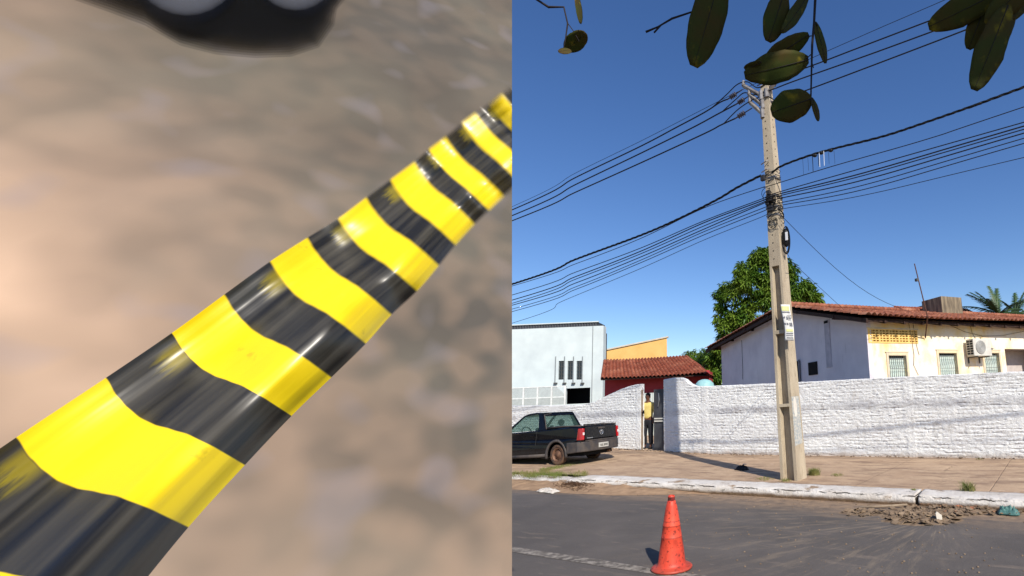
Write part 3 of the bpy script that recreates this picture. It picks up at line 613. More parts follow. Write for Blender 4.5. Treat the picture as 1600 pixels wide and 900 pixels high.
# =====================================================================  UTILITY POLE
m = NM('pole_concrete', .85, .2); v = m.coord(); c = m.mix(m.noise(2.2, 7, m.coord(scale=(1, 1, .35)), lo=.35, hi=.7), lin((188, 174, 150)), lin((156, 142, 122)))
c = m.mix(m.math('MULTIPLY', m.noise(14, 7, m.coord(scale=(1, 1, .3)), .7, lo=.52, hi=.7), .55), c, lin((124, 108, 90))); c = m.mix(m.math('MULTIPLY', m.noise(70, 4, lo=.6, hi=.68), .5), c, lin((90, 80, 70)))
m.color(c); m.bump(m.noise(40, 7), .5, .008); CONC = m.m
PB = ws(gnd(1233, 751, .15)); PB.z = .1
HP = 8.28
pole = thing('utility_pole', sw(PB.x, PB.y + .2, .1), 'tall tapering concrete utility pole with recessed faces standing on the sidewalk', 'utility pole', rz=SANG)
pole.rotation_euler = (0, R(-1.5), SANG)
def hw(z): t = z / HP; return .178 * (1 - t) + .088 * t, .205 * (1 - t) + .105 * t       # half sizes in x (road direction) and y
def zp(py): return onv(1218, py, PB.y).z - .1
recs = [(0.0, zp(636)), (zp(631), zp(521)), (zp(515), zp(413))]
b = MB(); 
def lvl(z, rec):
    hx, hy = hw(z); fw = .30 * hx * 1.0; d = hy * .72 if rec else 0
    f = .052 if rec == 0 else .055
    f = hx * .36
    return [(-hx, -hy, z), (-hx + f, -hy, z), (-hx + f + (.012 if rec else 0), -hy + d, z), (hx - f - (.012 if rec else 0), -hy + d, z), (hx - f, -hy, z), (hx, -hy, z), (hx, hy, z), (hx - f, hy, z), (hx - f, hy - d, z), (-hx + f, hy - d, z), (-hx + f, hy, z), (-hx, hy, z)]
lv = []
for (a_, b_) in recs: lv += [(a_, 1), (b_ - .05, 1), (b_, 0)]; 
seq = []
for i, (a_, b_) in enumerate(recs):
    if i: seq.append((a_ - .002, 0))
    seq += [(a_, 1), ((a_ + b_) / 2, 1), (b_ - .001, 1), (b_, 0)]
seq += [(5.5, 0), (7, 0), (HP, 0)]
vv = []; 
for z, r_ in seq: vv += lvl(z, r_)
k = 12
b.add(vv, [(i * k + j, i * k + (j + 1) % k, (i + 1) * k + (j + 1) % k, (i + 1) * k + j) for i in range(len(seq) - 1) for j in range(k)] + [tuple(range(k)), tuple(range((len(seq) - 1) * k, len(seq) * k))])
b.build('shaft', CONC, pole)
b = MB(); z = recs[-1][1] + .15
while z < HP - .1:
    hx, hy = hw(z); b.lathe([(0, -.004), (.013, -.004), (.013, .004)], 8, axis='Y', c=(-.02, -hy - .001, z)); b.lathe([(0, .006), (.012, .006), (.012, -.004)], 8, axis='X', c=(hx + .001, .0, z + .05)); z += .17
b.build('bolt_holes', DARK, pole)
# grey painted patch with a white oval on the right face
m = NM('faded_grey_paint', .85, .2); c = m.mix(m.noise(24, 6, lo=.42, hi=.6), lin((150, 156, 158)), lin((188, 184, 172))); m.color(c)
hx0, hy0 = hw(.9); za, zb = zp(710) + .15, zp(621)
ha, hya = hw(za); hb, hyb = hw(zb)
b = MB(); b.add([(ha + .003, -hya * .98, za), (ha + .003, hya * .7, za + .03), (hb + .003, hyb * .7, zb + .01), (hb + .003, -hyb * .98, zb)], [(0, 1, 2, 3)]); pp = b.build('painted_patch', m.m, pole)
zo = zp(637); ho, hyo = hw(zo); b = MB(); b.add([(ho + .006 - .01 * sin(t) * .2, -.06 + .075 * cos(t), zo + .19 * sin(t)) for t in [i * pi / 12 for i in range(24)]], [tuple(range(24))]); b.build('white_oval', simple('oval_white', (215, 208, 196), .8), pp)
# insulator hardware at the top
GALV = simple('galvanised', (165, 160, 155), .45, (120, 112, 106), 8, metal=.6); POLY = simple('insulator_grey', (92, 88, 96), .4)
BLK = simple('cable_black', (18, 18, 20), .55)
def l2(p):       # street frame point -> pole local
    return pole.matrix_world.inverted() @ sw(*p)
bpy.context.view_layer.update()
TP = PB.y + .2
tops = [((1163, 137), TP + .95), ((1176, 151), TP + .35), ((1181, 166), TP - .35)]
brk = [((1190, 150), (1162, 134)), ((1192, 164), (1171, 148)), ((1192, 178), (1172, 160)), ((1198, 146), (1210, 132))]
for (q0, q1) in brk:
    a0 = l2(onv(q0[0], q0[1], TP - .1)); a1 = l2(onv(q1[0], q1[1], TP - .1)); b = MB(); b.tube([a0, a1], .045, 4); b.tube([a1, a1 + Vector((0, 0, .12))], [.05, .03], 8); b.tube([a0 + Vector((0, 0, .1)), a0 - Vector((0, 0, .1))], .06, 8)
    b.build('bracket', GALV, pole)
def insulator(pa, pb, n=4):
    a_ = l2(pa); b_ = l2(pb); b = MB(); d = b_ - a_; b.tube([a_, a_ + d * .42], .012, 6); b.tube([a_ + d * .85, b_], .016, 6)
    pts = []; rs_ = []
    for i in range(n * 2 + 1): pts.append(a_ + d * (.42 + .43 * i / (n * 2))); rs_.append(.065 if i % 2 else .025)
    b.tube(pts, rs_, 10); b.build('insulator', POLY, pole, smooth=True)
lends = [((1160, 140), (1137, 155)), ((1172, 149), (1150, 163)), ((1175, 169), (1149, 185))]
for q0, q1 in lends: insulator(onv(q0[0], q0[1], TP), onv(q1[0], q1[1], TP))
for q0, q1 in [((1186, 165), (1209, 158)), ((1188, 143), (1212, 134)), ((1183, 134), (1206, 122))]: insulator(onv(q0[0], q0[1], TP), onv(q1[0], q1[1], TP))
def smooth_pts(pts, n=10):
    out = []; k = len(pts)
    for i in range(k - 1):
        p0, p1, p2, p3 = pts[max(i - 1, 0)], pts[i], pts[i + 1], pts[min(i + 2, k - 1)]
        for j in range(n): t = j / n; out.append(.5 * ((2 * p1) + (p2 - p0) * t + (2 * p0 - 5 * p1 + 4 * p2 - p3) * t * t + (3 * p1 - p0 - 3 * p2 + p3) * t ** 3))
    out.append(pts[-1]); return out
def wire(name, pix, t, r, label, cat='power line', group=None, ext_l=True, ext_r=True, twist=0, mat=None):
    pts = [onv(x, y, t) for x, y in pix]
    pts.sort(key=lambda p: p.x)
    if ext_l: d = (pts[0] - pts[1]).normalized(); p = pts[0] + d * 14; p.z = pts[0].z + d.z * 6; pts.insert(0, p)
    if ext_r: d = (pts[-1] - pts[-2]).normalized(); pts.append(pts[-1] + d * 9)
    pts = smooth_pts(pts); b = MB()
    if twist:
        fine = []
        for i in range(len(pts) - 1):
            L_ = (pts[i + 1] - pts[i]).length; m_ = max(1, int(L_ / .05)); fine += [pts[i].lerp(pts[i + 1], j / m_) for j in range(m_)]
        for ph in (0, 2.1, 4.2):
            acc = 0; q = []
            for i, p in enumerate(fine): acc += (fine[i] - fine[i - 1]).length if i else 0; a = acc * 2 * pi / twist + ph; q.append(p + Vector((0, cos(a), sin(a))) * r * .62)
            b.tube([sw(*p) for p in q], r * .55, 5)
    else: b.tube([sw(*p) for p in pts], r * 1.3, 6)
    return tag(b.build(name, mat or BLK, smooth=True), label, cat, group)
# upper conductors, one object per span
wire('power_line', [(800, 328), (900, 277), (1000, 229), (1055, 200), (1100, 176), (1125, 160), (1137, 155)], TP, .012, 'uppermost of the three thick black conductors left of the pole top', ext_r=False)
wire('power_line', [(800, 337), (900, 288), (1000, 240), (1081, 200), (1120, 179), (1150, 163)], TP, .012, 'middle of the three thick black conductors left of the pole top', ext_r=False)
wire('power_line', [(800, 345), (900, 300), (1000, 255), (1100, 209), (1125, 196), (1149, 185)], TP, .012, 'lowest of the three thick black conductors left of the pole top', ext_r=False)
wire('thin_wire', [(800, 323), (900, 270), (1000, 221), (1100, 170), (1160, 140), (1270, 90), (1374, 44), (1476, 0)], TP + .3, .0045, 'faint hair thin wire running just above the top conductors', 'wire')
wire('power_line', [(1206, 122), (1259, 106), (1359, 68), (1459, 30), (1540, 0)], TP, .010, 'uppermost of the three black conductors right of the pole, crossing behind the leaves', ext_l=False)
wire('power_line', [(1212, 138), (1243, 126), (1348, 89), (1452, 51), (1560, 11)], TP, .010, 'middle of the three black conductors rising to the right of the pole', ext_l=False)
wire('power_line', [(1209, 158), (1252, 144), (1380, 96), (1508, 47), (1600, 10)], TP, .010, 'lowest of the three black conductors rising to the right of the pole', ext_l=False)
# jumpers
for i, pix in enumerate([[(1115, 166), (1135, 148), (1152, 132), (1168, 128), (1185, 137), (1206, 122)], [(1130, 173), (1150, 155), (1163, 145), (1180, 148), (1212, 138)], [(1130, 194), (1152, 172), (1172, 158), (1183, 153), (1196, 149), (1209, 156)]]):
    wire('jumper_wire', pix, TP - .12, .009, ['highest short jumper loop at the pole top', 'middle short jumper loop at the pole top', 'lowest short jumper loop curving across the pole top'][i], 'wire', ext_l=False, ext_r=False)
TC = PB.y - .02
wire('twisted_cable', [(800, 444), (900, 405), (1000, 368), (1060, 342), (1120, 312), (1150, 294), (1181, 278), (1189, 274)], TC, .024, 'thick twisted black cable sagging down to the left of the pole', 'power cable', ext_r=False, twist=.5)
wire('twisted_cable', [(1206, 270), (1222, 259), (1262, 244), (1300, 233), (1380, 213), (1450, 190), (1530, 162), (1600, 136)], TC, .021, 'thick twisted black cable rising to the right of the pole with hanging ties', 'power cable', ext_l=False, twist=.5)
G = 'thin telephone cables fixed to the pole'
cabs = [([(800, 447), (900, 412), (1000, 373), (1100, 325), (1188, 294), (1200, 291), (1300, 260), (1450, 217), (1600, 167)], .006, 'lone thin cable strung just below the twisted cable'),
        ([(800, 461), (900, 425), (1000, 388), (1100, 345), (1190, 311), (1214, 301), (1350, 262), (1600, 191)], .007, 'uppermost cable of the telephone bundle below the twisted cable'),
        ([(800, 469), (900, 432), (1000, 393), (1100, 348), (1190, 314), (1214, 304), (1350, 270), (1600, 197)], .009, 'second cable from the top of the telephone bundle'),
        ([(800, 474), (900, 436), (1000, 397), (1100, 353), (1190, 317), (1214, 307), (1350, 274), (1600, 202)], .007, 'third cable from the top of the telephone bundle'),
        ([(800, 477), (900, 442), (1000, 402), (1100, 358), (1190, 319), (1214, 311), (1350, 281), (1600, 208)], .008, 'fourth cable from the top of the telephone bundle'),
        ([(800, 483), (900, 448), (1000, 407), (1100, 362), (1190, 326), (1214, 318), (1350, 289), (1600, 216)], .006, 'fifth cable from the top of the telephone bundle'),
        ([(800, 487), (900, 452), (1000, 411), (1100, 367), (1190, 331), (1214, 322), (1350, 296), (1600, 224)], .006, 'sixth cable of the telephone bundle, second lowest'),
        ([(800, 505), (880, 470), (1000, 420), (1100, 375), (1190, 339), (1214, 328), (1350, 305), (1600, 246)], .0045, 'lowest and thinnest cable, hanging apart below the telephone bundle')]
for i, (pix, r, lb) in enumerate(cabs): wire('telephone_cable', pix, TC - .03 - .015 * i, r, lb, 'telephone cable', G)
# drop wires to the house
a_ = sw(*onv(1222, 338, TC)); e_ = A + U * 1.2 + Vector((-U.y, U.x, 0)) * -.5 + Vector((0, 0, 4.0)); mid = [a_.lerp(e_, t) - Vector((0, 0, .35 * sin(pi * t))) for t in [i / 12 for i in range(13)]]
tag(MB().tube(mid, .006, 5).build('drop_wire', BLK), 'thin wire running from the pole down to the tiled roof', 'wire')
b = MB(); b.tube([sw(*onv(x, y, TC + .1)) for x, y in ((1223, 383), (1230, 395), (1236, 408))] + [A + Vector((-.4, .9, 4.2))], .006, 5); tag(b.build('drop_wire', BLK), 'short thin wire leaving the pole below the black closure', 'wire')
# ties hanging off the twisted cable
b = MB()
for (x, y, L_, r_) in ((1254, 247, 26, .003), (1262, 245, 22, .003), (1269, 243, 25, .007), (1278, 241, 18, .007), (1294, 236, 20, .003), (1303, 235, 21, .003)):
    b.tube([sw(*onv(x, y, TC)), sw(*onv(x + 1, y + L_ * .5, TC)), sw(*onv(x + 1.5, y + L_, TC))], r_, 5)
for (x, y) in ((1273, 243), (1283, 239), (1298, 235)): b.ellipsoid(sw(*onv(x, y, TC)), (.05, .04, .035), 8, 6)
b2 = tag(b.build('cable_tie', BLK), 'dark ties and loops dangling from the twisted cable right of the pole', 'cable tie')
b = MB()
for x, y0_ in ((1280, 238), (1287, 236)): b.tube([sw(*onv(x, y0_, TC - .03)), sw(*onv(x + 1, y0_ + 23, TC - .03))], .006, 5)
b.build('white_strip', simple('tie_white', (220, 225, 232), .5), b2)
# coil clutter around the pole
b = MB(); rg = random.Random(4)
for i in range(16):
    z = zp(rg.choice([262, 272, 268, 305, 312, 320, 326, 300, 333, 342, 276])) ; hx, hy = hw(z); ph = rg.uniform(0, 6); pts = []
    for j in range(15): a = 2 * pi * j / 14; pts.append(((hx + .035 + .015 * sin(3 * a)) * cos(a) * 1.05, (hy + .03) * sin(a) * 1.05, z + .05 * sin(a + ph) + .02 * sin(2 * a + ph)))
    b.tube(pts, .007, 5)
for i in range(9):
    z = zp(rg.uniform(292, 350)); hx, hy = hw(z); x = rg.uniform(-.1, .05); rr = rg.uniform(.05, .13); b.tube([(x + rr * cos(a), -hy - .04, z + rr * 1.1 * sin(a)) for a in [2 * pi * j / 14 for j in range(15)]], .006, 5)
b.build('cable_loops', BLK, pole)
for py in (270, 300, 318, 331): z = zp(py); hx, hy = hw(z); MB().box((-hx - .012, -hy - .012, z - .02), (hx + .012, hy + .012, z + .012)).build('steel_band', GALV, pole)
for py in (245, 258): z = zp(py); hx, hy = hw(z); MB().tube([(-hx - .05, -hy - .05, z - .03), (-.02, -hy - .07, z), (.02, -hy - .02, z + .02)], .012, 6).build('hook', GALV, pole)
for (py, x, s_) in ((296, -.01, .05), (306, .0, .07), (312, -.05, .05), (322, .02, .06), (270, -.12, .06)): z = zp(py); hx, hy = hw(z); MB().box((x - s_, -hy - .09, z - s_), (x + s_ * .6, -hy - .02, z + s_)).build('clamp_block', simple('clamp_dark', (44, 44, 48), .6), pole, bevel=.01)
# black splice closure with cable coil on the right face
zc = zp(371); hx, hy = hw(zc)
cb = thing('splice_closure', pole.matrix_world @ Vector((hx + .10, -.04, zc)), 'black cable closure with a white label and a coil of cable on the pole side', 'cable closure', rz=SANG)
b = MB(); b.ellipsoid((0, 0, .02), (.075, .075, .2), 16, 10); b.build('closure_body', BLK, cb, smooth=True)
MB().box((.025, -.08, -.06), (.075, -.066, .11)).build('label_plate', simple('label_white', (230, 230, 232), .5), cb)
b = MB()
for r_ in (.0, .012, .024): b.tube([((.085 + r_) * cos(a) * .8, -.02 + r_, -.03 + (.27 + r_) * sin(a)) for a in [2 * pi * j / 24 for j in range(25)]], .008, 5)
b.build('cable_coil', BLK, cb)
# cloth banner tied on the pole
zt, zb_ = zp(477), zp(534)
hx, hy = hw(zt)
bn = thing('banner', pole.matrix_world @ Vector((hx, -hy, zb_)), 'curling white and pale yellow printed cloth notice tied to the pole', 'banner', rz=SANG)
Lb = zt - zb_; vv = []; nU = 8; nV = 14
def bpt(u, v):
    ang = -.55 + .5 * (1 - v) * .3
    x = -.09 + u * .30; return Vector((x * cos(.95) + .02 + .02 * sin(v * 5), -.07 - .05 * (1 - v) + x * sin(.95) * .0 - .02 * cos(u * 3), v * Lb - .02 * u)) + Vector((.06 * (1 - v), 0, 0))
for i in range(nU + 1):
    for j in range(nV + 1): vv.append(bpt(i / nU, j / nV))
b = MB(); b.add(vv, [(i * (nV + 1) + j, (i + 1) * (nV + 1) + j, (i + 1) * (nV + 1) + j + 1, i * (nV + 1) + j + 1) for i in range(nU) for j in range(nV)])
BW = simple('banner_cloth', (224, 222, 216), .7, (205, 204, 200), 12); BY = simple('banner_yellow', (226, 226, 160), .7); BG = simple('banner_ink', (110, 110, 118), .7)
bo = b.build('cloth', BW, bn, smooth=True); md = bo.modifiers.new('s', 'SOLIDIFY'); md.thickness = .003
b = MB()
def strip(u0, u1, v0, v1, mi):
    q = []; n_ = 4
    for i in range(n_ + 1):
        for v_ in (v0, v1): p = bpt(u0 + (u1 - u0) * i / n_, v_); q.append(p + Vector((0, -.006, 0)))
    b.add(q, [(2 * i, 2 * i + 2, 2 * i + 3, 2 * i + 1) for i in range(n_)], mi)
strip(.08, .92, .82, .95, 0); b.build('yellow_band', BY, bn); b = MB(); strip(.2, .92, .24, .31, 0); b.build('yellow_band', BY, bn)
b = MB(); rg = random.Random(9)
for (v0, v1, u0, u1, n_) in ((.76, .80, .08, .95, 12), (.42, .48, .06, .28, 4), (.42, .48, .34, .54, 3), (.38, .49, .62, .97, 4), (.6, .65, .06, .28, 4), (.17, .21, .2, .95, 10), (.12, .15, .2, .95, 11), (.06, .09, .25, .95, 10)):
    for i in range(n_): a0 = u0 + (u1 - u0) * i / n_; strip(a0, a0 + (u1 - u0) / n_ * .62, v0 + rg.uniform(0, .008), v1, 0)
b.build('small_print', BG, bn)
text('1.000', .12, BG, bn, Matrix.Translation(bpt(.62, .625) + Vector((0, -.02, 0))) @ Matrix.Rotation(R(90), 4, 'X') @ Matrix.Scale(.62, 4, (1, 0, 0)), 'price_lettering')

# =====================================================================  PICKUP TRUCK
hd = Vector((-.93, .368, 0)).normalized(); TA = math.atan2(hd.y, hd.x)
wp = gnd(871, 728, .16)
truck = thing('pickup_truck', (wp.x, wp.y, .16), 'black pickup truck parked on the sidewalk beside the lower white wall', 'pickup truck')
lat = Vector((-hd.y, hd.x, 0))    # left side of the truck (towards the camera)
# local axes: x forward, y left. wheel at y=+.72
truck.location = Vector((wp.x, wp.y, .165)) - lat * .72
truck.rotation_euler = (0, R(2.2), TA); truck.scale = (.88, .95, .96)
PAINT = NM('black_car_paint', .28, .5); PAINT.color(PAINT.mix(PAINT.noise(5, 6, PAINT.coord(), lo=.4, hi=.75), lin((4, 4, 9)), lin((13, 12, 13)))); PAINT.b.inputs['Coat Weight'].default_value = .6; PAINT.b.inputs['Coat Roughness'].default_value = .1
PAINT.l(PAINT.ramp(PAINT.noise(3, 6), .3, .8, .15, .45), PAINT.b.inputs['Roughness']); PAINT.b.inputs['Coat Weight'].default_value = .25; PAINT.b.inputs['Specular IOR Level'].default_value = .3; PAINT = PAINT.m
PLAST = simple('bumper_plastic', (58, 56, 58), .65, (84, 76, 70), 5)
TYRE = simple('tyre_rubber', (50, 44, 42), .85, (104, 78, 60), 9); RIM = simple('dusty_steel_rim', (128, 96, 76), .6, (90, 66, 54), 9, metal=.3)
def arch(cx, r, n=12): return [(cx + r * cos(a), .29 + r * sin(a)) for a in [pi * i / n for i in range(n + 1)]]
W2 = .83
ar = arch(0, .36); af = arch(2.75, .36)
bot = [(-.9, .42), (-.45, .30)] + [p for p in reversed(ar) if p[1] >= .30] + [(.45, .27), (2.32, .27)] + [p for p in reversed(af) if p[1] >= .3] + [(3.25, .30), (3.5, .38)]
topp = [(3.55, .62), (3.35, .82), (2.5, .97), (1.2, .985), (.15, 1.0), (-.6, 1.02), (-.93, 1.0), (-.95, .7)]
poly = bot + topp
b = MB(); n = len(poly)
def yw(x, z): 
    w_ = W2 - .06 * max(0, (z - .62)) / .4 - .03 * max(0, .4 - z) / .15
    if x > 2.9: w_ -= (x - 2.9) ** 2 * .35
    if x < -.75: w_ -= (-.75 - x) * .12
    return w_
belt = [(x, z) for x, z in poly]
vvL = [Vector((x, yw(x, z), z)) for x, z in poly]; vvM = [Vector((x, yw(x, .62) + .0, z)) for x, z in poly]
b.prism(poly, lambda x, z: Vector((x, -yw(x, z), z)), lambda x, z: Vector((x, yw(x, z), z)))
body = b.build('body', PAINT, truck, bevel=.035)
# wheel arch lips + sill + rear plastic
b = MB()
for cx_ in (0, 2.75):
    for sgn in (1, -1):
        pts = [(cx_ + .385 * cos(a), sgn * (W2 - .025), .29 + .385 * sin(a)) for a in [pi * (i / 14) for i in range(-1, 16)]]
        b.tube(pts, .04, 8)
for sgn in (1, -1): b.box((.40, sgn * (W2 - .05) - .03, .25), (2.35, sgn * (W2 - .05) + .035, .34))
b.build('arch_trim', PLAST, truck, smooth=True)
# rear bumper wraps the corners
b = MB(); poly2 = []
xs_ = [(-.42, .0), (-.8, .02), (-.98, .02)]
ring = [(-.42, W2 - .03), (-.42, W2 + .015), (-.82, W2 + .01), (-.98, W2 - .1), (-1.03, W2 - .3), (-1.04, 0), (-1.03, -W2 + .3), (-.98, -W2 + .1), (-.82, -W2 - .01), (-.42, -W2 - .015), (-.42, -W2 + .03), (-.8, -W2 + .06), (-.8, W2 - .06)]
def zlo(x): return .30 if x > -.5 else .33
b.prism(ring, lambda x, y: Vector((x - .01, y * 1.0, zlo(x))), lambda x, y: Vector((x - .015, y * 1.01, .60)))
b.build('rear_bumper', PLAST, truck, bevel=.03)
b = MB(); b.box((-1.045, -.62, .60), (-.9, .62, .635)); b.build('bumper_step', PLAST, truck, bevel=.01)
# number plate
pl = MB().box((-1.075, -.2, .40), (-1.043, .2, .53)).build('number_plate', simple('plate_grey', (186, 184, 178), .5), truck, bevel=.005)
MT = Matrix.Translation((-1.079, 0, .46)) @ Matrix(((0, 0, -1, 0), (-1, 0, 0, 0), (0, 1, 0, 0), (0, 0, 0, 1)))
text('NIL 8990', .085, BLK, pl, MT, 'plate_lettering')
# tailgate
tg = MB().box((-.975, -.66, .66), (-.94, .66, 1.0)).build('tailgate', PAINT, truck, bevel=.012)
MB().box((-1.0, -.14, .92), (-.97, .14, .965)).build('tailgate_handle', PLAST, tg, bevel=.008)
CHR = simple('chrome', (190, 192, 196), .2, metal=.9); b = MB()
b.tube([(-.983, .07 * cos(a), .82 + .07 * sin(a)) for a in [2 * pi * i / 24 for i in range(25)]], .009, 6)
b.tube([(-.983, -.035, .88), (-.983, -.012, .825), (-.983, .012, .825), (-.983, .035, .88)][0:4], .007, 5)
b.tube([(-.983, -.058, .85), (-.983, -.03, .765), (-.983, 0, .81), (-.983, .03, .765), (-.983, .058, .85)], .007, 5); b.build('emblem', CHR, tg)
MB().box((-.982, .36, .68), (-.972, .6, .7)).build('badge_strip', CHR, tg)
# tail lamps
TL = simple('tail_red', (190, 14, 24), .15, (140, 8, 16), 4, spec=.7); TLW = simple('tail_glint', (230, 215, 215), .15)
for sgn in (1, -1):
    b = MB(); ring = [(-.79, W2 - .075), (-.79, W2 - .01), (-.9, W2 - .012), (-.985, W2 - .05), (-.985, W2 - .125), (-.9, W2 - .125)]
    b.prism(ring, lambda x, y: Vector((x, sgn * y, .65)), lambda x, y: Vector((x - (.05 if x > -.8 else 0), sgn * (y - .015), .96)))
    t_ = b.build('tail_lamp', TL, truck, bevel=.015)
    MB().box((-.995, sgn * (W2 - .09) - .03, .78), (-.983, sgn * (W2 - .09) + .03, .85)).build('lamp_glint', TLW, t_)  # pale plate, the lamp's reflection put in as colour
# bed cover with rail
b = MB(); b.box((-.93, -.70, 1.005), (.5, .70, 1.03)); b.build('bed_cover', simple('vinyl_black', (20, 20, 22), .7), truck, bevel=.01)
for sgn in (1, -1): MB().tube([(-.9, sgn * .74, 1.03), (-.3, sgn * .74, 1.05), (.42, sgn * .74, 1.05)], .022, 6).build('bed_rail', PLAST, truck, smooth=True)
for y in (-.6, -.2, .2, .6): MB().ellipsoid((-.93, y, 1.03), (.03, .05, .02), 8, 6).build('cover_button', PLAST, truck, smooth=True)
# cab: pillars, roof, panes
roofz = 1.50
bt = .985
def cabp(x, y, z): return Vector((x, y * (W2 - .07 - .15 * (z - bt) / (roofz - bt)), z))
b = MB()
# roof plate
roofpts = [(.74, 1.485), (1.0, 1.505), (1.3, 1.49), (1.52, 1.44), (1.54, 1.40), (1.3, 1.445), (1.0, 1.455), (.77, 1.43)]
b.prism(roofpts, lambda x, z: cabp(x, -1, z), lambda x, z: cabp(x, 1, z))
def pillar(x0, z0, x1, z1, w0, w1, th=.06):
    for sgn in (1, -1):
        b.prism([(x0, z0), (x0 + w0, z0), (x1 + w1, z1), (x1, z1)], lambda x, z: cabp(x, sgn, z), lambda x, z: cabp(x, sgn, z) - Vector((0, sgn * th, 0)))
pillar(.50, bt, .73, 1.46, .26, .16); pillar(2.1, bt - .02, 1.46, 1.43, .12, .07)
b.prism([(.48, bt - .02), (.56, bt - .02), (.59, bt + .06), (.52, bt + .06)], lambda x, z: cabp(x, -1, z), lambda x, z: cabp(x, 1, z))
b.prism([(.70, 1.39), (.76, 1.39), (.79, 1.46), (.73, 1.46)], lambda x, z: cabp(x, -1, z), lambda x, z: cabp(x, 1, z))
b.build('cab_frame', PAINT, truck, bevel=.012)
b = MB()     # lighter grey trim on the near edge of the rear window
b.tube([cabp(.50, .93, bt + .03), cabp(.70, .93, 1.42), cabp(.72, .5, 1.455)], .014, 5); b.tube([cabp(.50, .93, bt + .03), cabp(.50, .5, bt + .03)], .014, 5)
b.build('window_trim', PLAST, truck)
GLS = NM('tinted_glass', .05, .5); GLS.color(lin((150, 190, 180))); tb_ = GLS.n('ShaderNodeBsdfTransparent'); tb_.inputs[0].default_value = (.66, .73, .71, 1); mx = GLS.n('ShaderNodeMixShader'); mx.inputs[0].default_value = .06
GLS.l(tb_.outputs[0], mx.inputs[1]); GLS.l(GLS.b.outputs[0], mx.inputs[2]); GLS.l(mx.outputs[0], GLS.t.nodes['Material Output'].inputs[0]); GLS = GLS.m
def pane(name, pts):
    b = MB(); k = len(pts); nrm = (pts[1] - pts[0]).cross(pts[2] - pts[0]).normalized() * .004; b.add(pts + [p + nrm for p in pts], [tuple(range(k)), tuple(range(k, 2 * k))[::-1]] + [(i, (i + 1) % k, k + (i + 1) % k, k + i) for i in range(k)]); b.build(name, GLS, truck)
for sgn in (1, -1):
    s_ = sgn * .975
    pane('side_window', [cabp(.80, s_, bt + .02), cabp(2.1, s_, bt + .0), cabp(1.47, s_, 1.42), cabp(.90, s_, 1.45)])
pane('rear_window', [cabp(.545, -.9, bt + .06), cabp(.545, .9, bt + .06), cabp(.74, .9, 1.41), cabp(.74, -.9, 1.41)])
pane('windscreen', [cabp(2.2, -.92, bt + .0), cabp(2.2, .92, bt + .0), cabp(1.52, .92, 1.43), cabp(1.52, -.92, 1.43)])
SEAT = simple('seat_grey', (44, 46, 50), .9)
for sgn in (1, -1):
    st_ = MB().box((.95, sgn * .36 - .22, .6), (1.12, sgn * .36 + .22, 1.08)).build('seat', SEAT, truck, bevel=.06)
    MB().ellipsoid((1.0, sgn * .36, 1.18), (.06, .13, .10), 14, 10).build('headrest', SEAT, st_, smooth=True)
b = MB(); b.tube([(1.7 + .05 * sin(a), .36 + .17 * cos(a), .98 + .14 * sin(a)) for a in [2 * pi * i / 20 for i in range(21)]], .015, 6); b.build('steering_wheel', SEAT, truck)
# door lines, handle, mirror, vent
b = MB()
yq = lambda z: yw(1, z) + .001
for pts in ([(.80, .98), (.80, .62), (.74, .36)], [(2.2, .96), (2.22, .6), (2.3, .36)]): b.tube([Vector((x, yw(x, z) - .003, z)) for x, z in pts], .006, 4)
b.build('door_seam', BLK, truck)
MB().box((.88, W2 - .055, .84), (1.05, W2 - .02, .87)).build('door_handle', PAINT, truck, bevel=.008)
MB().box((.44, W2 - .035, .44), (.60, W2 - .006, .53)).build('side_vent', DARK, truck, bevel=.008)
for sgn in (1, -1): MB().ellipsoid((2.0, sgn * (W2 + .08), 1.04), (.06, .10, .075), 12, 8).tube([(2.02, sgn * (W2 - .08), .99), (2.0, sgn * (W2 + .03), 1.02)], .018, 6).build('wing_mirror', PAINT, truck, smooth=True)
b = MB(); b.box((-.85, -.6, .22), (3.2, .6, .5)); b.build('underbody', DARK, truck)
MB().tube([(-.3, -.4, .27), (-.95, -.4, .27)], .03, 8).build('exhaust', RIM, truck)
for cx_ in (0, 2.75):
    for sgn in (1, -1):
        w_ = thing('wheel', (cx_, sgn * .70, .29), None, None); w_.parent = truck
        prof_ = [(.19, -.075), (.25, -.085), (.282, -.06), (.29, -.03), (.29, .03), (.282, .06), (.25, .085), (.19, .075), (.18, 0), (.19, -.075)]
        MB().lathe(prof_, 32, axis='Y').build('tyre', TYRE, w_, smooth=True)
        q = sgn
        MB().lathe([(.0, q * .05), (.045, q * .055), (.06, q * .03), (.11, q * .035), (.125, q * .015), (.155, q * .02), (.175, q * .07), (.19, q * .078), (.192, q * .06), (.18, q * .0), (.15, -q * .05), (0, -q * .05)], 32, axis='Y').build('rim', RIM, w_, smooth=True)
        b = MB()
        for i in range(8): a = pi * 2 * i / 8; b.ellipsoid((.14 * cos(a), q * .026, .14 * sin(a)), (.016, .006, .016), 8, 6)
        b.build('rim_slots', DARK, w_)

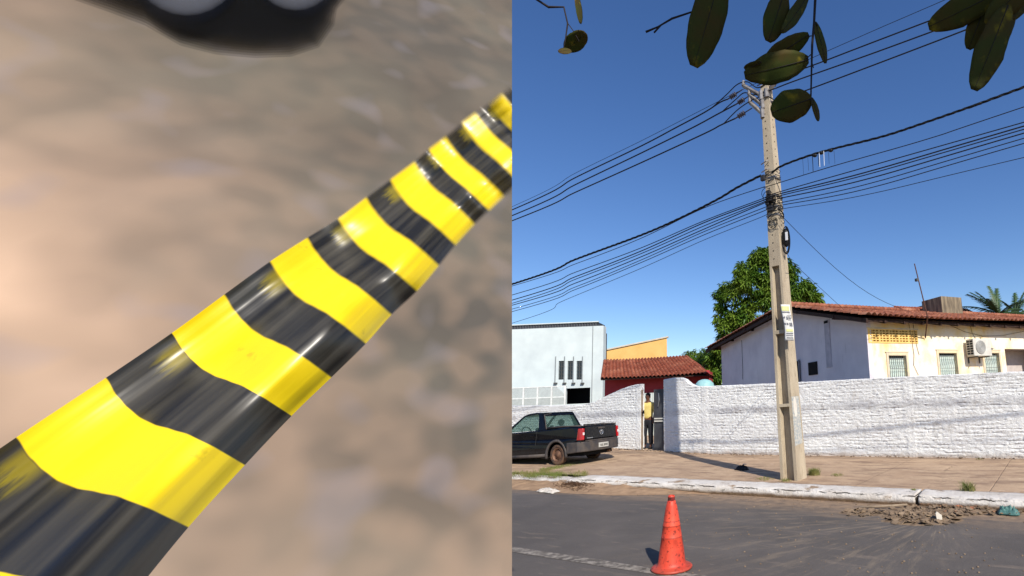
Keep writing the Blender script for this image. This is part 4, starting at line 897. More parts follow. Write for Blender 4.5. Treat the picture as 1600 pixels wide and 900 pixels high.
# =====================================================================  PERSON in the gateway
def skin(name, J, Ed, mat, parent=None, loc=(0, 0, 0), rz=0, sub=2, root=0):
    me = bpy.data.meshes.new(name); me.from_pydata([j[0] for j in J], Ed, []); o = bpy.data.objects.new(name, me); col.objects.link(o); me.materials.append(mat)
    md = o.modifiers.new('skin', 'SKIN'); md.use_smooth_shade = True
    for i, j in enumerate(J):
        sv = me.skin_vertices[0].data[i]; r = j[1]; sv.radius = r if isinstance(r, tuple) else (r, r); sv.use_root = (i == root)
    s_ = o.modifiers.new('sub', 'SUBSURF'); s_.levels = sub; s_.render_levels = sub
    o.location = loc; o.rotation_euler = (0, 0, rz)
    if parent: o.parent = parent
    return o
SKIN = simple('dark_skin', (98, 62, 44), .55, (84, 52, 38), 12); SHIRT = simple('yellow_shirt', (216, 196, 120), .85, (196, 172, 96), 7, .4, bscale=9, bdist=.02); TROU = simple('black_trousers', (22, 22, 28), .8, (34, 34, 40), 10); HAIR = simple('black_hair', (14, 12, 12), .8)
pp_ = sw(onv(1012.5, 660, TW + .28).x, TW + .28, zs(gL, TW) + .012)
hgt = 1.78
per = thing('person', pp_, 'man in a yellow shirt and black trousers standing in the open gateway', 'person', rz=R(-14)); per.scale = (1.06, 1.0, 1.0)
# local: faces -Y (turned to the right of the camera by rz), x to his left... heights in metres
J = [((0, 0, .98), (.15, .10)), ((0, 0, 1.15), (.14, .10)), ((0, .01, 1.34), (.17, .11)), ((0, .01, 1.47), (.10, .08)), ((0, 0, 1.54), .055), ((0, -.01, 1.62), (.068, .078)), ((0, -.01, 1.72), (.07, .088)), ((0, 0, 1.765), (.04, .05)),
     ((.17, .01, 1.43), .058), ((.235, .03, 1.2), .044), ((.22, -.05, .97), .034), ((.215, -.08, .9), .03),
     ((-.17, .01, 1.43), .058), ((-.24, .04, 1.22), .044), ((-.16, -.16, 1.16), .034), ((-.09, -.22, 1.17), .03),
     ((.085, 0, .88), .085), ((.09, -.01, .5), .058), ((.095, .02, .1), .038), ((.1, -.1, .035), (.035, .03)),
     ((-.085, 0, .88), .085), ((-.1, -.04, .5), .058), ((-.11, .02, .1), .038), ((-.12, -.1, .035), (.035, .03))]
Ed = [(0, 1), (1, 2), (2, 3), (3, 4), (4, 5), (5, 6), (6, 7), (3, 8), (8, 9), (9, 10), (10, 11), (3, 12), (12, 13), (13, 14), (14, 15), (0, 16), (16, 17), (17, 18), (18, 19), (0, 20), (20, 21), (21, 22), (22, 23)]
nj = len(J)
for (wi, base_, dr) in ((11, Vector((.215, -.09, .87)), Vector((0, -.15, -1))), (15, Vector((-.07, -.235, 1.172)), Vector((1, -.5, .05)))):
    dr.normalize(); J.append((tuple(base_), (.034, .018))); Ed.append((wi, len(J) - 1)); pi_ = len(J) - 1
    side = dr.cross(Vector((1, 0, 0)) if abs(dr.x) < .5 else Vector((0, 0, 1))).normalized()
    for f_ in range(4):
        off = side * (f_ - 1.5) * .019; a1 = base_ + dr * .045 + off; a2 = base_ + dr * (.075 + .01 * (1.5 - abs(f_ - 1.5))) + off + Vector((0, .008, 0))
        J += [(tuple(a1), .0085), (tuple(a2), .007)]; Ed += [(pi_, len(J) - 2), (len(J) - 2, len(J) - 1)]
    a1 = base_ - side * .035 + dr * .015; a2 = a1 + dr * .03 - side * .012; J += [(tuple(a1), .01), (tuple(a2), .008)]; Ed += [(pi_, len(J) - 2), (len(J) - 2, len(J) - 1)]
skin('body', J, Ed, SKIN, per)
skin('shirt', [((0, 0, .92), (.175, .125)), ((0, 0, 1.1), (.165, .12)), ((0, .01, 1.34), (.195, .13)), ((0, .01, 1.46), (.13, .09)), ((0, .005, 1.5), (.075, .07)), ((.175, .01, 1.43), .08), ((.235, .03, 1.22), .066), ((.235, .0, 1.1), .06), ((-.175, .01, 1.43), .08), ((-.24, .04, 1.24), .066), ((-.22, -.02, 1.2), .058)],
     [(0, 1), (1, 2), (2, 3), (3, 4), (3, 5), (5, 6), (6, 7), (3, 8), (8, 9), (9, 10)], SHIRT, per)
skin('trousers', [((0, 0, .98), (.16, .115)), ((0, 0, .9), (.165, .12)), ((.09, 0, .8), .105), ((.095, -.01, .5), .085), ((.1, .02, .12), .07), ((-.09, 0, .8), .105), ((-.105, -.04, .5), .085), ((-.115, .02, .12), .07)], [(0, 1), (1, 2), (2, 3), (3, 4), (1, 5), (5, 6), (6, 7)], TROU, per)
b = MB(); b.ellipsoid((0, .012, 1.735), (.078, .092, .072), 16, 10); b.build('hair', HAIR, per, smooth=True)
b = MB(); b.ellipsoid((0, -.105, 1.665), (.013, .018, .022), 8, 6); b.ellipsoid((.074, 0, 1.67), (.012, .022, .032), 8, 6); b.ellipsoid((-.074, 0, 1.67), (.012, .022, .032), 8, 6); b.build('nose_and_ears', SKIN, per, smooth=True)
b = MB(); 
for x in (.028, -.028): b.ellipsoid((x, -.088, 1.69), (.012, .008, .007), 8, 6)
b.ellipsoid((0, -.094, 1.635), (.026, .006, .006), 8, 6); b.build('eyes_and_mouth', HAIR, per)
for x in (.1, -.12): MB().ellipsoid((x, -.05, .03), (.05, .13, .045), 12, 8).build('shoe', simple('dark_shoe', (40, 34, 32), .7), per, smooth=True)
b = MB(); b.box((-.04, -.30, 1.13), (.02, -.285, 1.24)); tag(b.build('phone', BLK, loc=pp_, rz=R(-14)), 'small dark phone in the hand of the man in the gateway', 'phone')

# =====================================================================  TRAFFIC CONE
cg = gnd(1050, 889)
cone = thing('traffic_cone', cg, 'worn orange traffic cone with scuff marks standing on the asphalt', 'traffic cone', rz=.4)
m = NM('cone_orange', .5, .3); v = m.coord(); sx = m.sep(v)
c = m.mix(m.noise(3, 6, lo=.35, hi=.7), lin((220, 80, 56)), lin((200, 62, 46)))
c = m.mix(m.math('MULTIPLY', m.noise(9, 8, m.coord(scale=(1, 1, .35)), .7, lo=.48, hi=.64), .7), c, lin((150, 48, 36)))
c = m.mix(m.math('MULTIPLY', m.noise(38, 6, lo=.57, hi=.65), .7), c, lin((70, 34, 30)))
for zr_ in (.46, .415, .31): c = m.mix(m.math('MULTIPLY', m.ramp(m.math('ABSOLUTE', m.math('SUBTRACT', m.math('ADD', sx[2], m.math('MULTIPLY', m.noise(6), .015)), zr_ + .007)), .002, .006, 1, 0), .65), c, lin((96, 40, 34)))
c = m.mix(m.ramp(m.math('ADD', sx[2], m.math('MULTIPLY', m.noise(8, 6), .12)), .15, .06, 0, .5, True), c, lin((120, 70, 56)))
m.color(c); m.bump(m.noise(25, 5), .25, .004)
pr = [(.0, .012), (.19, .004), (.204, .010), (.206, .022), (.19, .034), (.155, .040), (.142, .055), (.134, .08), (.120, .19), (.104, .30), (.1065, .305), (.1025, .312), (.087, .41), (.0895, .415), (.0855, .425), (.07, .53), (.056, .60), (.042, .65), (.034, .66), (.033, .70), (.027, .705), (.024, .70), (.024, .6)]
MB().lathe(pr, 48, wob=.03).build('cone_shell', m.m, cone, smooth=True)
b = MB(); b.box((-.012, -.0405, .615), (.012, -.034, .68)); b.build('top_slot', simple('slot_red', (120, 30, 28), .7), cone)
MB().lathe([(.0455, .632), (.0375, .657), (.0355, .662), (.0352, .69)], 32).build('scuffed_band', simple('black_scuff', (54, 36, 36), .8, (130, 50, 40), 25), cone)

# =====================================================================  SMALL THINGS
GRASS = leafmat('grass_blade', (96, 112, 48), (120, 124, 62), (140, 130, 80), trans=.2)
def tuft(mb, p, n, r, h, rg):
    for _ in range(n):
        a = rg.uniform(0, 2 * pi); q = p + Vector((cos(a), sin(a), 0)) * r * rg.random() ** .7; ln = Vector((rg.uniform(-.6, .6), rg.uniform(-.6, .6), 1)).normalized() * h * rg.uniform(.4, 1); w_ = Vector((cos(a + 1.5), sin(a + 1.5), 0)) * .004
        mb.add([q - w_, q + w_, q + ln * .6 + w_ * .6, q + ln + Vector((ln.x, ln.y, 0)) * .3, q + ln * .6 - w_ * .6], [(0, 1, 2, 3, 4)])
rg = random.Random(12)
for (px, py, n_, r_, h_, lb) in ((1272, 742, 420, .13, .17, 'bright green grass tuft growing right of the pole foot'), (1308, 743, 90, .14, .06, 'low sparse grass patch further right of the pole on the sidewalk'), (1514, 768, 160, .12, .19, 'spiky weed growing on the kerb near the right side'), (1196, 749, 130, .2, .05, 'low grass at the left foot of the pole'), (1227, 752, 90, .13, .07, 'thin grass blades at the front foot of the pole'), (1530, 718, 30, .1, .06, 'tiny weed at the wall foot above the kerb weed'), (1428, 767, 60, .05, .05, 'small green weed sprouting in the kerb gap')):
    b = MB(); tuft(b, Vector((0, 0, 0)), n_, r_, h_, rg); tag(b.build('grass_tuft', GRASS, loc=gnd(px, py, .155)), lb, 'grass tuft', 'weeds on the sidewalk')
b = MB()
for i in range(2600):
    px = rg.uniform(770, 918); f = (px - 800) / 118; py = 742 - 1 * f + rg.gauss(0, 2.3) + (2.5 * nz(px * .05))
    if nz(px * .06, 2.5) + rg.uniform(-.4, .4) < -.15: continue
    tuft(b, gnd(px, py, .155), 2, .06, .07, rg)
for i in range(900):
    f = rg.random(); px = 845 + 65 * f; py = 736 - 13 * f + rg.gauss(0, 1.5); tuft(b, gnd(px, py, .155), 2, .06, .06, rg)
tag(b.build('verge_grass', GRASS), 'patchy dry green grass along the kerb in front of the pickup', 'grass', kind='stuff')

# dried mud heap in the gutter
MUD = NM('dried_mud', .95, .1); MUD.color(MUD.mix(MUD.noise(12, 7, lo=.35, hi=.7), lin((146, 126, 104)), lin((98, 82, 68)))); MUD.bump(MUD.noise(50, 6), .8, .01); MUD = MUD.m
b = MB(); rg = random.Random(21)
# low mound
n_ = 60; k_ = 26; vv = []
c0 = ws(gnd(1320, 796)); c1 = ws(gnd(1500, 820))
def mud_h(px, py):
    e1_ = math.exp(-((px - 1440) / 50) ** 2 - ((py - 808) / 10) ** 2) * .035 + math.exp(-((px - 1520) / 75) ** 2 - ((py - 797) / 6) ** 2) * .03 + math.exp(-((px - 1345) / 28) ** 2 - ((py - 801) / 4) ** 2) * .02
    return e1_
for i in range(n_ + 1):
    for j in range(k_ + 1):
        px = 1290 + 330 * i / n_; py = 786 + 44 * j / k_; p = gnd(px, py); h_ = mud_h(px, py); h_ = h_ * (1 + .9 * nz(p.x * 7, p.y * 7)) + .018 * max(0, nz(p.x * 18, p.y * 18)) * (h_ > .01); vv.append(Vector((p.x, p.y, -.006 + h_)))
b.add(vv, [(i * (k_ + 1) + j, (i + 1) * (k_ + 1) + j, (i + 1) * (k_ + 1) + j + 1, i * (k_ + 1) + j + 1) for i in range(n_) for j in range(k_)])
for _ in range(520):
    while True:
        px = rg.uniform(1310, 1610); py = rg.uniform(790, 826)
        if mud_h(px, py) > rg.uniform(.003, .02): break
    p = gnd(px, py); p.z = mud_h(px, py) + rg.uniform(0, .015); r_ = rg.uniform(.01, .065); k = rg.randint(4, 7); ax = Vector((rg.gauss(0, .5), rg.gauss(0, .5), 1.6)).normalized(); t1 = ax.cross(Vector((1, .3, 0))).normalized(); t2 = ax.cross(t1)
    ring = [p + (t1 * cos(2 * pi * q / k) + t2 * sin(2 * pi * q / k)) * r_ * rg.uniform(.6, 1.2) for q in range(k)]; th = ax * rg.uniform(.003, .009)
    b.add(ring + [q + th for q in ring], [tuple(range(k))[::-1], tuple(range(k, 2 * k))] + [(i, (i + 1) % k, k + (i + 1) % k, k + i) for i in range(k)])
tag(b.build('mud_debris', MUD), 'heap of cracked dried mud flakes raked from the gutter', 'debris', kind='stuff')
b = MB()
for _ in range(420):
    px = rg.uniform(1050, 1600); py = rg.uniform(778, 897); p = gnd(px, py); 
    if rg.random() < .5: p = sw(rg.uniform(-10, 5), 7.95 - abs(rg.gauss(0, .25)), 0)
    r_ = rg.uniform(.004, .013); b.ellipsoid(p + Vector((0, 0, r_ * .4)), (r_, r_ * rg.uniform(.6, 1.3), r_ * .7), 5, 4)
tag(b.build('road_grit', MUD), 'scattered pebbles and grit on the road', 'gravel', kind='stuff')
# leaf litter bits along the right gutter
LIT = leafmat('litter_leaf', (150, 100, 68), (110, 78, 56), (168, 128, 92)); b = MB()
for _ in range(380):
    px = rg.gauss(1525, 55); py = 787 + (px - 1440) * .055 + rg.gauss(3, 4)
    if px > 1615 or px < 1400: continue
    p = gnd(px, py); p.z = .012 + rg.uniform(0, .04); a = rg.uniform(0, 6.3); L_ = rg.uniform(.015, .04); d = Vector((cos(a), sin(a), rg.uniform(-.3, .5))) * L_; s_ = Vector((-sin(a), cos(a), rg.uniform(-.4, .4))) * L_ * .45; b.add([p - d, p + s_, p + d, p - s_], [(0, 1, 2, 3)])
tag(b.build('leaf_litter', LIT), 'dry brown leaves and scraps lying in the gutter', 'leaf litter', kind='stuff')
def rag(name, px, py, r, mat, label, cat, seed, flat=.45):
    b = MB(); n_ = 26; rg_ = random.Random(seed)
    for i in range(n_ + 1):
        for j in range(n_ + 1):
            u = i / n_ - .5; v_ = j / n_ - .5; ed = 1 - min(1, 2 * max(abs(u), abs(v_))) ** 3
            b.v.append(Vector((u * 2 * r[0] * (1 + .35 * nz(v_ * 3 + seed, u)), v_ * 2 * r[1] * (1 + .35 * nz(u * 3, seed)), r[2] * ed * (flat + .6 * abs(nz(u * 5 + seed, v_ * 5)) + .35 * abs(nz(u * 13, v_ * 13 + seed))) + .004)))
    b.f = [(i * (n_ + 1) + j, (i + 1) * (n_ + 1) + j, (i + 1) * (n_ + 1) + j + 1, i * (n_ + 1) + j + 1) for i in range(n_) for j in range(n_)]; b.mi = [0] * len(b.f)
    o = b.build(name, mat, smooth=True, loc=gnd(px, py, .01), rz=SANG + rg_.uniform(-.3, .3)); md = o.modifiers.new('s', 'SOLIDIFY'); md.thickness = .002; return tag(o, label, cat)
rag('plastic_bag', 1577, 803, (.13, .09, .12), simple('teal_plastic', (92, 132, 124), .6, (62, 98, 96), 20), 'crumpled teal plastic bag in the gutter at the right edge', 'plastic bag', 3)
rag('plastic_bag', 1590, 794, (.1, .06, .1), simple('white_blue_plastic', (190, 200, 215), .5, (140, 150, 180), 20), 'crumpled white and blue plastic scrap just behind the teal bag', 'plastic bag', 5)
rag('white_scrap', 857, 768, (.3, .12, .08), simple('white_scrap', (214, 208, 198), .8, (178, 166, 152), 20), 'crushed white scrap lying in the sandy gutter left of the cone', 'scrap', 8)
rag('dark_scrap', 1160, 733, (.13, .085, .085), simple('black_cloth', (14, 14, 18), .6, (24, 24, 28), 20), 'small crumpled black cloth in the pole shadow on the sidewalk', 'cloth', 11, .8).location = gnd(1160, 734, .155)
MB().box((.03, -.03, .115), (.11, .01, .13)).build('lit_patch', simple('lit_patch', (150, 148, 146), .5), bpy.data.objects['dark_scrap'], bevel=.004)  # sunlit spot on the cloth, put in as a paler plate
p = gnd(1469, 815); b = MB(); ring = [(-.05, 0, .0), (.03, -.01, .0), (.05, .01, .05), (-.01, .03, .10), (-.045, .02, .08)]; b.add([Vector(q) for q in ring] + [Vector(q) + Vector((.004, .012, 0)) for q in ring], [(0, 1, 2, 3, 4), (9, 8, 7, 6, 5)] + [(i, (i + 1) % 5, 5 + (i + 1) % 5, 5 + i) for i in range(5)])
tag(b.build('plaster_shard', simple('shard_white', (190, 182, 168), .8), loc=p + Vector((0, 0, .02)), rz=.5), 'pale shard standing up out of the mud heap', 'shard')
tag(MB().tube([gnd(1344, 796) + Vector((0, 0, .03)), gnd(1380, 795) + Vector((0, 0, .035)), gnd(1418, 793) + Vector((0, 0, .04))], .016, 8).build('pipe', simple('old_pipe', (158, 140, 118), .8, (120, 104, 86)), smooth=True), 'short pale pipe lying along the gutter beside the kerb gap', 'pipe')
# dark block in kerb gap
b = MB(); b.box((sg - .07, 8.0, -.02), (sg + .07, 8.4, .11)); tag(b.build('kerb_gap_filling', simple('dark_earth', (70, 60, 50), .95, (46, 40, 36), 10, .6), rz=SANG), kind='structure')
# brick crumbs
for i, (px, py, s_, lb) in enumerate(((1519, 795, .05, 'orange brick lump in the gutter litter'), (1497, 791, .03, 'smaller orange brick crumb left of the brick lump'))):
    tag(MB().ellipsoid((0, 0, 0), (s_, s_ * .7, s_ * .6), 9, 7, wob=.5).build('brick_lump', simple('brick_orange', (190, 120, 84), .9, (160, 96, 70), 12, .5), loc=gnd(px, py, .03)), lb, 'brick')
# twig pile by the kerb at the left
TW_ = simple('dry_twig', (92, 66, 46), .9, (60, 44, 32)); b = MB(); rg = random.Random(30)
for _ in range(330):
    p = gnd(rg.gauss(896, 13), rg.gauss(757, 3), .05); p.z = max(.02, .09 - .07 * rg.random()); a = rg.uniform(0, 6.3); L_ = rg.uniform(.05, .2); d = Vector((cos(a) * L_, sin(a) * L_, rg.uniform(-.03, .09))); b.tube([p - d * .5, p + Vector((0, 0, .012)), p + d * .5], .0035, 4)
tag(b.build('twig_pile', TW_), 'pile of dry brown twigs against the kerb in front of the pickup', 'twigs', kind='stuff')
b = MB()
for _ in range(260):
    p = sw(rg.uniform(-17, 3), TW - .04 - abs(rg.gauss(0, .06)), 0); p.z = zs(ws(p).x, TW) + .012; r_ = rg.uniform(.008, .028); b.ellipsoid(p, (r_, r_, r_ * .7), 6, 4)
tag(b.build('wall_crumbs', MUD), 'crumbs of dirt along the foot of the white wall', 'rubble', kind='stuff')

# =====================================================================  OVERHANGING TREE (foreground leaves)
m = NM('near_leaf', .7, .12); c = m.mix(m.noise(14, 4, lo=.35, hi=.65), lin((62, 72, 30)), lin((78, 64, 32))); c = m.mix(m.noise(24, 4, lo=.6, hi=.72), c, lin((128, 116, 36))); m.color(c)
tr = m.n('ShaderNodeBsdfTranslucent'); tr.inputs[0].default_value = lin((96, 96, 36)); mx = m.n('ShaderNodeMixShader'); mx.inputs[0].default_value = .2; m.l(m.b.outputs[0], mx.inputs[1]); m.l(tr.outputs[0], mx.inputs[2]); m.l(mx.outputs[0], m.t.nodes['Material Output'].inputs[0]); NLEAF = m.m
TWIG = simple('twig_dark', (44, 38, 38), .9)
oh = thing('overhanging_tree', (1.7, -1.6, 0), 'tree overhead whose rounded dark leaves and thin twigs hang into the top of the view', 'tree'); ob_ = Vector((1.7, -1.6, 0))
MB().tube([Vector(p) - ob_ for p in ((1.7, -1.6, 0), (1.66, -1.5, 1.4), (1.45, -1.2, 2.7), (1.1, -.6, 3.6))], [.14, .11, .09, .05], 10).build('trunk', BARK, oh)
b = MB(); rg = random.Random(44)
for _ in range(420):
    d = Vector((rg.gauss(0, 1), rg.gauss(0, 1), rg.gauss(0, 1))).normalized() * rg.random() ** .4
    p = Vector((.80 + d.x * .62, .0 + d.y * .34, 3.42 + d.z * .34)); a = rg.uniform(0, 6.3); L_ = rg.uniform(.09, .14); dv = Vector((cos(a), sin(a), rg.uniform(-.8, .3))).normalized() * L_; sd = dv.cross(Vector((rg.uniform(-.4, .4), rg.uniform(-.4, .4), 1))).normalized() * L_ * .42
    ring = [p + dv * (.5 - .5 * cos(t)) + sd * sin(t) for t in [2 * pi * i / 8 for i in range(8)]]
    b.add([q - ob_ for q in ring], [tuple(range(8))])
b.build('crown', NLEAF, oh)  # unseen crown, added and shaped to shade the hanging leaves
def leaf(p0, p1, w_, Y_, Y1_, parent, curl=.12, roll=0.0):
    a_ = at(p0[0], p0[1], Y_); e_ = at(p1[0], p1[1], Y1_); ax = e_ - a_; L_ = ax.length; ax.normalize(); view = ((a_ + e_) / 2 - O).normalized(); sd = ax.cross(view).normalized(); up = sd.cross(ax).normalized()
    sd2 = sd * cos(roll) + up * sin(roll); up2 = sd2.cross(ax).normalized(); W_ = 1.12 * w_ / F * Y_ / max(.3, cos(roll)); b = MB(); n_ = 14; k_ = 6; 
    for i in range(n_ + 1):
        t = i / n_; hwid = W_ * .5 * max(.001, (math.sin(pi * min(1, t * .97 + .015)) ** .48)) * (1 + .13 * nz(t * 4, p0[0]) + .04 * nz(t * 13, p0[0]))
        for j in range(-k_ // 2, k_ // 2 + 1):
            q = j / (k_ / 2); b.v.append(a_ + ax * L_ * t + sd2 * hwid * q + up2 * (curl * L_ * (t - .5) ** 2 + .1 * hwid * abs(q) - .02 * L_) - ob_)
    K = k_ + 1; b.f = [(i * K + j, (i + 1) * K + j, (i + 1) * K + j + 1, i * K + j + 1) for i in range(n_) for j in range(k_)]; b.mi = [0] * len(b.f)
    nv_ = len(b.f); b.tube([b.v[i * K + k_ // 2] - view * .0012 for i in range(n_ + 1)], [.0009 * (1.25 - i / n_) for i in range(n_ + 1)], 5, mi=1)
    o = b.build('leaf', [NLEAF, TWIG], parent, smooth=True); md = o.modifiers.new('s', 'SOLIDIFY'); md.thickness = .0008
    return o
def twig(pix, Y_, r, more=()):
    b = MB(); b.tube([at(x, y, Y_) - ob_ for x, y in pix], r, 6)
    for q in more: b.tube([at(x, y, Y_) - ob_ for x, y in q], [(r[-1] if isinstance(r, list) else r) * .8] * len(q), 5)
    up_ = at(pix[0][0], pix[0][1], Y_); b.tube([up_ - ob_, up_ + Vector((.03, -.1, .25)) - ob_, Vector((.7, -.2, 3.6)) - ob_], [r[0] if isinstance(r, list) else r, .006, .02], 6)
    return b.build('twig', TWIG, oh, smooth=True)
t1 = twig([(835, -3), (857, 11), (881, 11), (887, 37), (884, 58), (880, 80)], 2.0, [.0045, .0054, .0038, .0035, .0027, .0024], [[(887, 36), (897, 50), (905, 65)]])
leaf((915, 51), (884, 79), 27, 2.0, 2.05, t1, .1, .3); leaf((872, 80), (893, 79), 9, 1.98, 2.0, t1, .2, .9); leaf((901, -12), (907, 37), 10, 1.95, 1.97, t1, .1, .9)
t2 = twig([(1120, 4), (1092, 15), (1050, 29), (1028, 42), (1009, 50)], 1.05, [.0018, .0018, .0024, .0018, .0026], [[(1032, 40), (1022, 51)]])
leaf((1128, -45), (1084, 104), 56, 1.0, 1.05, t2, .08, .15)
t3 = twig([(1274, -5), (1272, 35), (1269, 70), (1268, 110), (1267, 152), (1269, 165)], 1.0, [.0035, .003, .003, .0022, .002, .0015], [[(1273, 33), (1277, 40)], [(1268, 56), (1262, 57)], [(1267, 85), (1260, 92)], [(1268, 95), (1271, 106)]])
leaf((1226, -14), (1200, 65), 38, .98, 1.0, t3, .1, .2); leaf((1264, -10), (1222, 50), 20, 1.02, .98, t3, .1, .5); leaf((1264, 54), (1191, 100), 30, 1.0, 1.03, t3, .15, .2); leaf((1264, 93), (1164, 118), 44, 1.03, 1.0, t3, .15, .1)
leaf((1190, 98), (1163, 108), 12, .99, 1.0, t3, .3, .8); leaf((1268, 154), (1205, 176), 46, 1.0, 1.0, t3, .08, .1); leaf((1274, 34), (1290, 99), 14, 1.0, 1.03, t3, .1, .8); leaf((1269, 152), (1279, 189), 9, 1.0, 1.01, t3, .2, .8)
t4 = twig([(1580, -25), (1570, 0), (1563, 14)], .9, .003)
leaf((1565, -14), (1451, 42), 45, .9, .92, t4, .1, .1); leaf((1540, 6), (1513, 77), 30, .92, .95, t4, .1, .4); leaf((1575, 8), (1522, 141), 46, .88, .92, t4, .08, .2); leaf((1612, -35), (1541, 38), 44, .86, .9, t4, .1, .1); leaf((1588, 5), (1545, 95), 26, .94, .95, t4, .1, .6); leaf((1610, -30), (1580, 30), 30, .9, .9, t4, .1, .3)

# =====================================================================  LEFT HALF: earth bank, barrier tape, dark vehicle
# bank surface: a steep slope rising away from the camera
BP = Vector((-1.5, 1.6, 1.9)); BNV = Vector((.55, -.72, .42)).normalized()
def onbank(px, py): d = ray(px, py); return O + d * ((BP - O).dot(BNV) / d.dot(BNV))
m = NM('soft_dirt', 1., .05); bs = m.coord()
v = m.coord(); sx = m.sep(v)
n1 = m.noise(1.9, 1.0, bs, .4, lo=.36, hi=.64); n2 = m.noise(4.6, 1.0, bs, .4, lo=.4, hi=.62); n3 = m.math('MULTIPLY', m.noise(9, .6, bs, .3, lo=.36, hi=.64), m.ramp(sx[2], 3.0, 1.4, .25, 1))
lefty = m.ramp(m.math('ADD', m.math('ADD', sx[0], m.math('MULTIPLY', sx[2], .8)), m.math('MULTIPLY', m.noise(1.3, 1, bs, .3), 1.2)), .05, 1.1, 0, 1, True)  # sandy to grey ground, scattered shadows painted into the grey
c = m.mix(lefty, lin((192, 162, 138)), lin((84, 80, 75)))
c = m.mix(m.math('MULTIPLY', m.noise(.85, 1, bs, .3, lo=.42, hi=.6), .6), c, lin((88, 81, 73)))  # broad dark patches, shade painted into the dirt colour
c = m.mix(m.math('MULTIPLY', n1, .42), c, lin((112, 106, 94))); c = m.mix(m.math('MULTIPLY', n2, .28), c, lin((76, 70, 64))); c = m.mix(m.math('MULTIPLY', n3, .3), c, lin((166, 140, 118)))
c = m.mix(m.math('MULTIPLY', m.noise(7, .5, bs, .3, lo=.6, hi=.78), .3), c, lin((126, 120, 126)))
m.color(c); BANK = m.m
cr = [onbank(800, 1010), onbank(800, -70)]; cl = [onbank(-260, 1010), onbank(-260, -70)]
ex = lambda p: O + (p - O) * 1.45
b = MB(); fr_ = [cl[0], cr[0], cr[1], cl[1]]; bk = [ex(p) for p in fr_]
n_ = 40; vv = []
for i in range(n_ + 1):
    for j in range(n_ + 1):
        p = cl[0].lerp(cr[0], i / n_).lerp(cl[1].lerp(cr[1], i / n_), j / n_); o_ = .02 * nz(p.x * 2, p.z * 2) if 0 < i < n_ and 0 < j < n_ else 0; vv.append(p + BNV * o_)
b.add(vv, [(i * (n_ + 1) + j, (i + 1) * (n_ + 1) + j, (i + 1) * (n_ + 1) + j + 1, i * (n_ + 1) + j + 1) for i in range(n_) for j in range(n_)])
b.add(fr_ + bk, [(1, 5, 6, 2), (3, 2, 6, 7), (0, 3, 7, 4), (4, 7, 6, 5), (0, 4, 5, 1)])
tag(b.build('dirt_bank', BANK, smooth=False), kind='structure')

# barrier tape
Up = {-4: (-900, 1310), -3: (-600, 1110), -2: (-330, 925), -1: (-140, 796), 0: (25, 683), 1: (165, 590), 2: (268, 520), 3: (350, 460), 4: (422, 408), 5: (480, 371), 6: (528, 341), 7: (572, 308), 8: (610, 280), 9: (648, 252), 10: (670, 233), 11: (697, 213), 12: (722, 192), 13: (744, 176), 14: (765, 162), 15: (786, 146), 16: (806, 132), 17: (824, 118)}
Lo = {-4: (-240, 1480), -3: (-90, 1290), -2: (60, 1120), -1: (185, 960), 0: (295, 824), 1: (383, 727), 2: (456, 650), 3: (518, 590), 4: (572, 537), 5: (612, 492), 6: (652, 455), 7: (686, 415), 8: (712, 383), 9: (742, 350), 10: (764, 329), 11: (788, 306), 12: (812, 286), 13: (834, 268), 14: (855, 252), 15: (875, 237), 16: (895, 222), 17: (912, 208)}
def cr_(D, u):
    u = max(-3, min(15.999, u)); i = math.floor(u); t = u - i; g = lambda k: Vector(D[max(-4, min(17, k))] + (0,)); p0, p1, p2, p3 = g(i - 1), g(i), g(i + 1), g(i + 2)
    return .5 * ((2 * p1) + (p2 - p0) * t + (2 * p0 - 5 * p1 + 4 * p2 - p3) * t * t + (3 * p1 - p0 - 3 * p2 + p3) * t ** 3)
SC = [(0, 0), (.15, .114), (.24, .16), (.34, .187), (.43, .17), (.52, .11), (.62, .05), (.8, .012), (1, 0)]
def sc(v):
    for (a, x), (b_, y) in zip(SC, SC[1:]):
        if v <= b_: t = (v - a) / (b_ - a); t_ = t * t * (3 - 2 * t) * .5 + t * .5; return x + (y - x) * t_
    return 0
def width(u):
    a_ = cr_(Up, u); b_ = cr_(Lo, u); d = (cr_(Up, u + .3) - cr_(Up, u - .3)).normalized(); c_ = b_ - a_; return abs(c_.x * d.y - c_.y * d.x)
PT = [(0, .0012), (.1, .0034), (.2, .0045), (.3, .0035), (.45, -.0010), (.6, -.0065), (.7, -.008), (.8, -.0068), (.9, -.003), (1, .002)]
def prof_t(v):
    g = lambda k: Vector((PT[max(0, min(9, k))][0], PT[max(0, min(9, k))][1], 0)); i = max(k for k in range(9) if PT[k][0] <= v); t = (v - PT[i][0]) / (PT[i + 1][0] - PT[i][0]); p0, p1, p2, p3 = g(i - 1), g(i), g(i + 1), g(i + 2)
    return (.5 * ((2 * p1) + (p2 - p0) * t + (2 * p0 - 5 * p1 + 4 * p2 - p3) * t * t + (3 * p1 - p0 - 3 * p2 + p3) * t ** 3)).y * 1.6
b = MB(); uvs = []; NU = 230; NV = 48; U0, U1 = -2.6, 15.6
ws_ = [(u_, width(u_)) for u_ in (-2, 0, 4, 8, 12, 15)]
